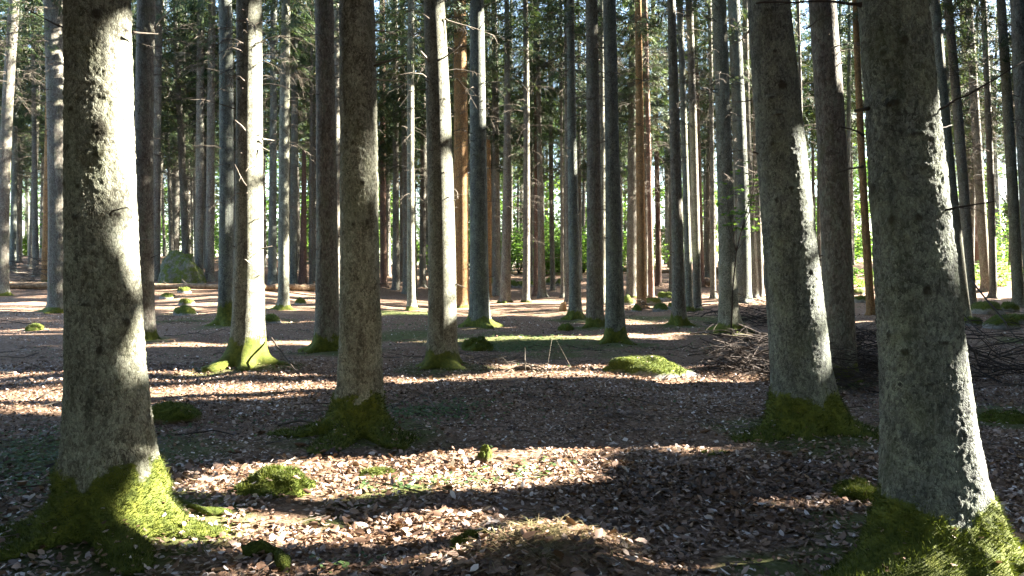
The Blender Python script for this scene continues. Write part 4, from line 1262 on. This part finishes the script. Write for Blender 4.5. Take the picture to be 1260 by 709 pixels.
# ------------------------------------------------------------------ fallen logs, cut stump, roots
def log_between(name, label, a, b, r, mat, lift=.0, seed=1):
    rng = np.random.default_rng(seed)
    n = 16
    u = np.linspace(0, 1, n)
    p = a[None] * (1 - u[:, None]) + b[None] * u[:, None]
    p[:, 2] += r * .7 + lift
    p[1:-1] += rng.normal(0, r * .18, (n - 2, 3))
    mb = MB()
    mb.tube(p, r * (1 - .35 * u) * (1 + rng.normal(0, .05, n)), 12, .5)
    o = tag(link(name, mb.mesh(name, mat)), label, 'log')
    st = MB()
    for k in range(9):
        q = p[rng.integers(1, n - 1)]
        d = rng.normal(0, 1, 3); d[2] = abs(d[2]); d /= np.linalg.norm(d)
        st.tube([q, q + d * r * rng.uniform(1.4, 3)], [r * .16, r * .08], 5, .3)
    tag(link('branch_stubs', st.mesh('branch_stubs', M_TWIG), o), kind='stuff')
    return o
log_between('fallen_log', 'long fallen log lying across in front of the boulder', on_ground(-40, 356), on_ground(300, 358), .16, M_WOOD, .05, 1)
log_between('fallen_log', 'sunlit barkless log end lying left of the plain grey spruce', on_ground(400, 358), on_ground(318, 359), .17, M_WOOD, .05, 2)
log_between('fallen_log', 'slanting fallen log on the rise right of the pinkish pole', on_ground(862, 333), on_ground(900, 340), .22, M_WOOD, .1, 3)
log_between('fallen_log', 'lower fallen log on the rise near the dark thin spruce', on_ground(880, 354), on_ground(846, 351), .2, M_WOOD, .1, 4)
log_between('fallen_log', 'dark fallen log on the slope behind the mossy stones', on_ground(758, 336), on_ground(830, 338), .2, M_WOOD, .1, 5)
c = on_ground(692, 384)
sb = MB(); sb.tube([c + [0, 0, -.05], c + [.02, 0, .12], c + [.05, 0, .26], c + [.12, 0, .33]], [.16, .13, .11, .03], 12, .5)
tag(link('cut_stump', sb.mesh('cut_stump', M_FRESH)), 'small orange sunlit broken stump on the sunny strip', 'stump')
# mossy root poking out of the leaves at the bottom left
def mossy_root(label, pxs, r, fz, seed):
    rng = np.random.default_rng(seed)
    P = [on_ground(x, y) for x, y in pxs]
    P = np.array(P)
    u = np.linspace(0, len(P) - 1, 40)
    pts = np.stack([np.interp(u, np.arange(len(P)), P[:, q]) for q in range(3)], 1)
    for _ in range(6): pts[1:-1] = (pts[:-2] + 2 * pts[1:-1] + pts[2:]) / 4
    uu = np.linspace(0, 1, 40)
    pts[:, 2] += .3 * r + r * .5 * np.sin(uu * math.pi) - r * .8 * (uu > .93)
    seg = 16
    mb = MB()
    mb.tube(pts, r * (.75 + .25 * np.sin(uu * 7 + seed)) * np.minimum(1, 5 * (1.02 - uu)) , seg, 0)
    V = mb.V[0]; Q = mb.Q[0]
    n0 = V.copy()
    cen = np.repeat(pts, seg, 0)
    dr = V - cen
    V = cen + dr * (1 + (fbm(n0 * 18, 3, seed) - .5) * .9)[:, None]
    o = link('mossy_root', mesh_np('mossy_root', V, [Q], M_CUSHION, True, {'moss': np.ones(len(V)) * .8}))
    tag(o, label, 'root')
    mk = sstep(-.2, .4, dr[:, 2] / r)
    f = fuzz(V, Q, mk, fz, rng, .011, .003, M_MOSS, 'moss')
    tag(link('moss', f, o), kind='stuff')
mossy_root('mossy root end poking out of the leaves at the bottom left', [(300, 684), (325, 682), (345, 690), (352, 706)], .045, 3500, 1)
mossy_root('dark root running from the broad scarred trunk over the leaves', [(205, 622), (232, 634), (255, 640), (290, 636)], .03, 500, 2)
# arched root tangle left of the mossy flat stone
tg = MB()
o3 = on_ground(648, 468)
for k in range(6):
    a = on_ground(625 + rng.uniform(-6, 8), 464); b = on_ground(672 + rng.uniform(-10, 6), 466)
    u = np.linspace(0, 1, 8)[:, None]
    p = a * (1 - u) + b * u
    p[:, 2] += np.sin(u[:, 0] * math.pi) ** .6 * rng.uniform(.04, .12)
    p[:, 1] += rng.normal(0, .04)
    p[1:-1] += rng.normal(0, .012, (6, 3))
    tg.tube(p, np.linspace(.022, .012, 8) * rng.uniform(.6, 1.1), 5, rng.uniform(.05, .4))
for k in range(5):
    p = o3 + np.array([rng.normal(0, .22), rng.normal(0, .1), .03])
    tg.tube([p, p + rng.normal(0, .1, 3) + [0, 0, .1], p + rng.normal(0, .15, 3) + [0, 0, .14]], [.007, .005, .002], 4, rng.uniform(.1, .5))
tag(link('root_tangle', tg.mesh('root_tangle', M_TWIG)), 'arched tangle of dead roots on the sunny strip left of the mossy flat stone', 'roots')

# ------------------------------------------------------------------ brushwood
def brush(name, label, spots, n, lmin, lmax, rad, mat, seed, hmax, az=None):
    rng = np.random.default_rng(seed)
    mb = MB()
    for k in range(n):
        (px, py, D, sx, sy) = spots[rng.integers(0, len(spots))]
        x = at(px, py, D)[0] + rng.normal(0, sx); y = D + rng.normal(0, sy)
        z = float(g0(x, y)) + .03 + hmax * rng.random() ** 1.6
        a = rng.uniform(0, 6.28) if az is None else rng.normal(az, .8)
        l = rng.uniform(lmin, lmax)
        t = rng.uniform(-.35, .35)
        m = 6
        u = np.linspace(-.5, .5, m)
        p = np.stack([x + math.cos(a) * u * l, y + math.sin(a) * u * l, z + t * u * l + rng.uniform(-.4, .3) * (u * u - .1) * l], 1)
        p += rng.normal(0, .012 * l, p.shape)
        p[:, 2] = np.maximum(p[:, 2], g0(p[:, 0], p[:, 1]) + .01)
        r0 = rad * rng.uniform(.4, 1.2)
        tt = rng.uniform(0, .4)
        mb.tube(p, np.linspace(r0, r0 * .3, m), 4, tt, cap=False)
        for q in range(rng.integers(3, 9)):
            v = rng.uniform(0, 1)
            s = np.array([np.interp(v - .5, u, p[:, w_]) for w_ in range(3)])
            d = np.array([math.cos(a + rng.choice([-1, 1]) * rng.uniform(.5, 1.2)), math.sin(a + rng.choice([-1, 1]) * rng.uniform(.5, 1.2)), rng.uniform(-.5, .6)])
            mb.tube([s, s + d * l * .14, s + d * l * .27 + [0, 0, -.03 * l]], [r0 * .4, r0 * .28, r0 * .12], 3, min(1, tt + rng.uniform(-.1, .3)), cap=False)
    return tag(link(name, mb.mesh(name, mat)), label, 'brushwood')
brush('brush_pile', 'heap of dark dead branches on the ground behind the leaning dark trunk', [(925, 452, 12.0, .2, .3), (915, 460, 11.6, .2, .25), (1045, 465, 10.4, .3, .3), (1035, 445, 11.8, .4, .3), (1062, 430, 12, .35, .3), (1020, 450, 11.6, .3, .3)], 380, .4, 1.3, .010, M_DARKTWIG, 4, .62)
brush('brush_pile', 'dark branches lying behind the thick right trunk', [(1210, 440, 13, .6, .6), (1250, 430, 14, .6, .6), (1190, 460, 12, .4, .4), (1240, 470, 11, .5, .4)], 45, .8, 2.2, .013, M_DARKTWIG, 5, .5)
brush('brush_pile', 'heap of sunlit reddish twigs beside the bright-footed spruce', [(925, 392, 22, .7, .6), (940, 385, 23, .5, .5), (905, 378, 24, .5, .5)], 90, .6, 1.5, .014, M_DARKTWIG, 6, .75)
brush('brush_pile', 'pale twig heap at the foot of the orange sunlit spruce', [(790, 384, 31, .5, .4)], 26, .4, 1.2, .015, M_TWIG, 7, .35)
brush('brush_pile', 'grey brushwood heap at the far left before the thin shaded spruces', [(30, 345, 36, 1.1, 1.2), (42, 335, 38, .8, 1), (22, 350, 35, .6, .6)], 90, .8, 2.2, .02, M_TWIG, 8, 1.2)
brush('brush_pile', 'low brushwood on the floor left of the ridge-rooted trunk', [(590, 445, 13.2, .4, .3), (600, 452, 12.7, .4, .3), (580, 440, 13.5, .4, .3)], 30, .3, .9, .006, M_TWIG, 9, .12)
# long single branches that lie or lean
def stick(label, pts, r, mat=M_DARKTWIG, tw=4, seed=1, nm='fallen_branch', tint=.25):
    rng = np.random.default_rng(seed)
    P = np.array([at(x, y, D) for x, y, D in pts])
    u = np.linspace(0, len(P) - 1, 9)
    p = np.stack([np.interp(u, np.arange(len(P)), P[:, q]) for q in range(3)], 1)
    L = np.linalg.norm(p[-1] - p[0])
    p[1:-1] += rng.normal(0, .006 * L, (7, 3))
    mb = MB()
    mb.tube(p, np.linspace(r, r * .45, 9), 6, tint)
    for k in range(tw):
        q = p[rng.integers(2, 9)]
        d = rng.normal(0, 1, 3); d[2] *= .6; d /= np.linalg.norm(d)
        mb.tube([q, q + d * L * .08, q + d * L * .16], [r * .4, r * .3, r * .12], 4, tint)
    return tag(link(nm, mb.mesh(nm, mat)), label, 'branch')
stick('dead branch leaning on the ground right of the brightly sunlit trunk', [(334, 416, 12.4), (350, 438, 11.8), (372, 467, 11.1)], .016, seed=2)
stick('long dark branch sloping down behind the thick right trunk', [(1168, 360, 13), (1190, 420, 12.6), (1203, 445, 12.4), (1222, 480, 12)], .026, seed=3)
stick('dark crooked branch above the brush at the right picture edge', [(1183, 425, 13), (1215, 440, 12.7), (1262, 462, 12)], .03, seed=4)
stick('thin dark branch slanting to the right picture edge', [(1195, 345, 18), (1235, 395, 16), (1270, 430, 14)], .022, seed=5)
stick('dark stick lying on top of the brush heap', [(1022, 440, 11.6), (1078, 446, 11.4)], .03, seed=6)
stick('pale crooked twig on the leaves at the bottom left', [(272, 706, 3.95), (290, 694, 4.05), (318, 689, 4.1)], .007, M_TWIG, 2, 7, 'fallen_twig', .6)
stick('curved twig in the sun streak left of the broad scarred trunk', [(45, 492, 9.4), (62, 481, 9.5), (78, 478, 9.5)], .012, M_TWIG, 3, 8, 'fallen_twig', .2)
stick('slim branch lying in the litter right of the shaded mossy mound', [(215, 535, 7.3), (262, 530, 7.5), (300, 538, 7.2)], .010, M_DARKTWIG, 3, 9, 'fallen_twig', .3)
# spruce cones and bits of bark on the litter
G_CONE = 'spruce cones on the forest floor'
cm = MB()
u = np.linspace(0, 1, 9)
cm.tube(np.stack([(u - .5) * .11, 0 * u, 0 * u], 1), .016 * np.sqrt(np.clip(np.sin(np.clip(u * .92 + .06, 0, 1) * math.pi), .02, 1)) * (1 + .12 * (np.arange(9) % 2)), 9, .35)
cone_me = cm.mesh('spruce_cone', simple('cone_scales', [(0.3, (0.05, 0.028, 0.016)), (0.7, (0.15, 0.085, 0.05))], 120))
for k in range(26):
    x, y = scatter_xy(rng, 1, 3.2, 8.5, .6)
    o = link('spruce_cone', cone_me, None, (x[0], y[0], gz(x[0], y[0]) + .018))
    o.rotation_euler = (0, rng.normal(0, .15), rng.uniform(0, 6.28))
    tag(o, 'brown spruce cone lying among the dry beech leaves', 'cone', G_CONE)

# ------------------------------------------------------------------ dead branches one can pick out on the close trunks
def picked(Ti, pxs, r, dz=0, twigs=0, tint=.5, seed=1, mat=M_TWIG):
    """pxs: pixel path and depth offset towards the viewer (metres)"""
    T = TREES[Ti]
    D = T['pos'][1]
    rng = np.random.default_rng(seed)
    P = np.array([at(x, y, D - dz) for x, y in pxs]) - T['pos']
    P[:, 1] += np.linspace(0, -.15 * (seed % 3 - 1), len(P))
    u = np.linspace(0, len(P) - 1, 10)
    p = np.stack([np.interp(u, np.arange(len(P)), P[:, q]) for q in range(3)], 1)
    for _ in range(2): p[1:-1] = (p[:-2] + 2 * p[1:-1] + p[2:]) / 4
    L = np.linalg.norm(p[-1] - p[0])
    p[1:-1] += rng.normal(0, .006 * L, (8, 3))
    mb = MB()
    mb.tube(p, np.concatenate([[r * 1.7], np.linspace(r, r * .4, 9)]), 6, tint)
    for k in range(twigs):
        q = p[rng.integers(3, 10)]
        d = rng.normal(0, 1, 3); d[2] = -abs(d[2]); d /= np.linalg.norm(d)
        l = L * rng.uniform(.12, .3)
        mb.tube([q, q + d * l * .5, q + d * l], [r * .35, r * .25, r * .1], 4, min(1, tint + .15), cap=False)
    link('dead_branch', mb.mesh('dead_branch', mat), T['obj'])
picked(0, [(92, 42), (82, 36), (62, 27), (30, 10)], .008, .1, 3, .1, 1)
picked(0, [(136, 264), (143, 261), (155, 260), (173, 258)], .006, .2, 1, .3, 2)
picked(0, [(163, 40), (172, 36), (180, 32)], .006, .05, 0, .1, 3)
picked(1, [(1140, 143), (1154, 135), (1180, 122), (1220, 100), (1262, 74)], .007, .1, 4, .05, 4, M_DARKTWIG)
picked(1, [(1142, 265), (1153, 260), (1170, 256), (1202, 251)], .008, .1, 3, .1, 5, M_DARKTWIG)
picked(1, [(1146, 158), (1165, 156), (1192, 147)], .006, .05, 2, .1, 6, M_DARKTWIG)
picked(1, [(1060, 6), (1040, 3), (1005, 1), (930, 4)], .008, .05, 4, .1, 7, M_DARKTWIG)
picked(1, [(1062, 166), (1045, 164), (1018, 163)], .006, .05, 3, .1, 8, M_DARKTWIG)
picked(1, [(1062, 205), (1052, 206), (1044, 209)], .005, .05, 0, .1, 9, M_DARKTWIG)
picked(2, [(461, 27), (470, 28), (478, 30)], .008, .05, 0, .8, 10)
picked(2, [(461, 38), (475, 40), (490, 47), (498, 53)], .007, .05, 3, .8, 11)
picked(2, [(461, 98), (475, 97), (492, 97), (506, 102)], .007, .05, 5, .8, 12)
picked(2, [(461, 76), (473, 75), (484, 76)], .005, .05, 2, .7, 13)
picked(4, [(306, 168), (301, 157), (293, 150)], .012, .15, 2, .8, 14)
picked(4, [(323, 171), (334, 171)], .012, .1, 0, .9, 15)
picked(4, [(323, 182), (332, 186)], .010, .1, 1, .9, 16)
picked(4, [(303, 229), (298, 218), (293, 204)], .010, .2, 1, .7, 17)
picked(4, [(308, 325), (300, 315), (293, 317), (298, 328), (300, 340), (296, 355), (293, 363), (302, 368)], .009, .25, 3, .8, 18)
picked(4, [(305, 238), (296, 237), (286, 240), (283, 246)], .008, .2, 5, .8, 19)
picked(4, [(312, 202), (308, 207), (306, 213)], .006, .2, 0, .7, 20)
picked(5, [(547, 23), (560, 27), (585, 33), (607, 40)], .010, .1, 6, .75, 21)
picked(5, [(538, 75), (550, 69), (562, 60), (568, 55)], .012, .2, 4, .5, 22)
picked(5, [(527, 74), (523, 70), (519, 66)], .016, .15, 0, .95, 23)
picked(5, [(547, 212), (538, 214), (533, 214)], .010, .2, 1, .2, 24)
picked(5, [(555, 230), (562, 235), (564, 242), (558, 246)], .007, .05, 2, .8, 25)
picked(5, [(530, 356), (526, 356)], .012, .05, 0, .6, 26)
picked(5, [(561, 350), (573, 354), (580, 362)], .008, .05, 1, .3, 27)
picked(7, [(190, 36), (196, 24), (207, 17), (216, 8), (222, -4)], .016, .1, 3, .9, 28)
picked(7, [(167, 294), (185, 295), (205, 297)], .010, .3, 2, .8, 29)
picked(7, [(163, 194), (176, 194)], .010, .3, 0, .8, 30)
picked(8, [(285, 292), (278, 288), (267, 284)], .014, .15, 0, .8, 31)
picked(3, [(992, 36), (1002, 28), (1018, 22)], .006, .0, 2, .2, 32)
picked(3, [(922, 38), (916, 46), (908, 48)], .007, .05, 3, .8, 33)
picked(3, [(925, 124), (912, 125), (898, 126)], .007, .05, 2, .6, 34)

# ------------------------------------------------------------------ beech sapling, ferns, undergrowth, the light forest edge
def leaf_cloud(rng, centers, n, spread, size, mat, name, flat=.5, pos_only=False):
    centers = np.asarray(centers)
    k = rng.integers(0, len(centers), n)
    d = rng.normal(0, 1, (n, 3)); d /= np.linalg.norm(d, axis=1)[:, None]
    p = centers[k, :3] + d * (rng.random(n) ** .5)[:, None] * centers[k, 3][:, None] * np.array([1, 1, spread])
    a = rng.uniform(0, 6.283, n)
    f = np.stack([np.cos(a), np.sin(a), rng.uniform(-flat, flat * .5, n)], 1) * (size * rng.uniform(.6, 1.3, n))[:, None]
    w_ = np.cross(f, rng.normal(0, .5, (n, 3)) + [0, 0, 1.0])
    w_ = w_ / (np.linalg.norm(w_, axis=1)[:, None] + 1e-9) * (size * .34 * rng.uniform(.7, 1.2, n))[:, None]
    V = np.stack([p, p + f * .5 + w_, p + f, p + f * .5 - w_], 1).reshape(-1, 3)
    Q = np.arange(4 * n).reshape(-1, 4)
    t = np.clip(np.repeat(rng.beta(2, 2, n), 4), 0, 1)
    return mesh_np(name, V, [Q], mat, False, {'tint': t})
# sapling
SD = 13.5
b = at(893, 420, SD); b[2] = gz(b[0], b[1])
sap = thing('beech_sapling', 'slender beech sapling with fresh green leaves right of the bright-footed spruce', 'sapling', b)
mb = MB()
stemp = np.array([at(x, y, SD) for x, y in ((898, 425), (902, 350), (906, 310), (912, 285), (922, 262), (928, 225), (926, 195))]) - b
stemp[0, 2] = -.05
mb.tube(stemp, np.linspace(.014, .004, 7), 6, .3)
tips = [(905, 212), (934, 205), (940, 232), (900, 240), (890, 225), (935, 255), (897, 262), (912, 270), (932, 276), (910, 281), (903, 275), (926, 280), (885, 250), (930, 215), (918, 200)]
cen = []
for q, (x, y) in enumerate(tips):
    p1 = at(x, y, SD + rng.normal(0, .12)) - b
    s = stemp[2 + q % 4]
    mb.tube([s, (s + p1) / 2 + [0, 0, .03], p1], [.005, .0035, .002], 4, .3)
    for v in (.55, .8, 1.0): cen.append([*(s * (1 - v) + p1 * v), .09])
link('stem', mb.mesh('stem', M_DARKTWIG), sap)
tag(link('leaves', leaf_cloud(rng, cen, 330, .35, .08, M_BROAD, 'leaves', .35), sap), kind='stuff')
# ferns on the right rise
def fern_mesh(name, spots, seed, n, size):
    rng = np.random.default_rng(seed)
    V, T, A = [], [], []
    for k in range(n):
        (px, py, sx, sy) = spots[rng.integers(0, len(spots))]
        c = hit(px, py)
        x, y = c[0] + rng.normal(0, sx), c[1] + rng.normal(0, sy)
        o = np.array([x, y, float(g0(x, y))])
        t0 = rng.uniform(0, .9)
        for q in range(5):
            a = rng.uniform(0, 6.28); L = size * rng.uniform(.6, 1.2)
            e = np.array([math.cos(a), math.sin(a), 0]); s = np.array([-e[1], e[0], 0])
            pr = None
            for m in range(6):
                u = m / 5
                p = o + e * L * u * .8 + np.array([0, 0, L * (1.0 * u - .75 * u * u)])
                if pr is not None:
                    wd = L * .17 * (1.05 - u)
                    for sg in (-1, 1):
                        b_ = len(V); V += [pr, p, (pr + p) / 2 + s * sg * wd + e * wd * .4 + [0, 0, -.02]]
                        T.append((b_, b_ + 1, b_ + 2)); A += [min(1, t0 + .1 * rng.random())] * 3
                pr = p
    return mesh_np(name, np.array(V), [np.array(T)], M_SORREL if 0 else M_BROAD, False, {'tint': np.array(A)})
tag(link('ferns', fern_mesh('ferns', [(1205, 345, 2, 2), (1230, 338, 2, 3), (1245, 330, 3, 4), (1195, 330, 2, 3), (1060, 350, 1.2, 2), (1225, 322, 3, 4), (1050, 335, 1, 3)], 31, 330, .75)), kind='stuff')
G_SH = 'pale green bushes along the forest edge'
sh_me = [leaf_cloud(np.random.default_rng(300 + q), [[r_[0] * 1.1, r_[1] * 1.0, .5 + abs(r_[2]) * .9, .75] for r_ in np.random.default_rng(400 + q).normal(0, 1, (9, 3))], 1500, .9, .17, M_BROAD, 'leaves', .6) for q in range(4)]
mb = MB()
for q in range(7):
    a = q * .9; mb.tube([[0, 0, -.1], [math.cos(a) * .3, math.sin(a) * .3, .7], [math.cos(a) * .8, math.sin(a) * .8, 1.5]], [.03, .02, .008], 5, .3)
sh_st = mb.mesh('stems', M_DARKTWIG)
def bush(x, y, s, k):
    t = thing('bush', 'pale green leafy bush at the bright forest edge, one of many alike', 'bush', (x, y, float(g0(x, y))), G_SH)
    t.scale = (s, s, s)
    link('stems', sh_st, t)
    o = tag(link('leaves', sh_me[k % 4], t), kind='stuff')
    o.rotation_euler = (0, 0, rng.uniform(0, 6.28))
for k in range(64):
    D = rng.uniform(60, 92)
    tt = rng.choice([rng.uniform(-.62, -.2), rng.uniform(-.06, .1), rng.uniform(.1, .65), rng.uniform(-.15, .1)])
    bush(tt * D, D, rng.uniform(.8, 1.8), k)
G_BR = 'broadleaf trees along the forest edge'
br_me = []
for q in range(4):
    r = np.random.default_rng(700 + q)
    cen = []
    for k in range(26):
        a = r.uniform(0, 6.28); h = r.uniform(1.5, 13.5); rr = 3.6 * math.sin(min(1, (h - 1.5) / 13) * 2.6) * r.random() ** .6
        cen.append([math.cos(a) * rr, math.sin(a) * rr, h, r.uniform(.9, 1.7)])
    tm = MB()
    tm.tube([[0, 0, -.3], [.05, 0, 3], [.1, .1, 7], [0, .2, 12]], [.22, .18, .12, .04], 9, .5)
    for c_ in cen[::2]:
        z0 = c_[2] * .6
        tm.tube([[.05, 0, z0], [c_[0] * .5, c_[1] * .5, (z0 + c_[2]) / 2 + .3], c_[:3]], [.07, .05, .02], 5, .5)
    br_me.append((leaf_cloud(r, cen, 5200, .75, .33, M_BROAD, 'crown', .7), tm.mesh('trunk', BARK['grey'])))
for k in range(44):
    D = rng.uniform(90, 135)
    tt = -.72 + 1.44 * (k + rng.uniform(-.3, .3)) / 43
    X = tt * D
    t = thing('broadleaf_tree', 'pale green broadleaf tree beyond the last spruces, one of many alike', 'tree', (X, D, float(g0(X, D))), G_BR)
    s = rng.uniform(1.0, 1.75)
    t.scale = (s, s, s)
    a, b2 = br_me[k % 4]
    link('trunk', b2, t)
    o = tag(link('crown', a, t), kind='stuff')
    o.rotation_euler = (0, 0, rng.uniform(0, 6.28))
# ring of foliage added outside the view to block low sky light
r = np.random.default_rng(808)
cen = []
for k in range(150):
    a = R(r.uniform(52, 306)); d = r.uniform(34, 62)
    for h in (2, 5, 8, 11, 14):
        cen.append([math.sin(a) * d, math.cos(a) * d, h + r.uniform(-1, 1), 3.2 - .12 * h])
tag(link('sky_block_ring', leaf_cloud(r, cen, 14000, 1.0, 1.3, M_NEEDLE, 'sky_block_ring', .8)), kind='stuff')
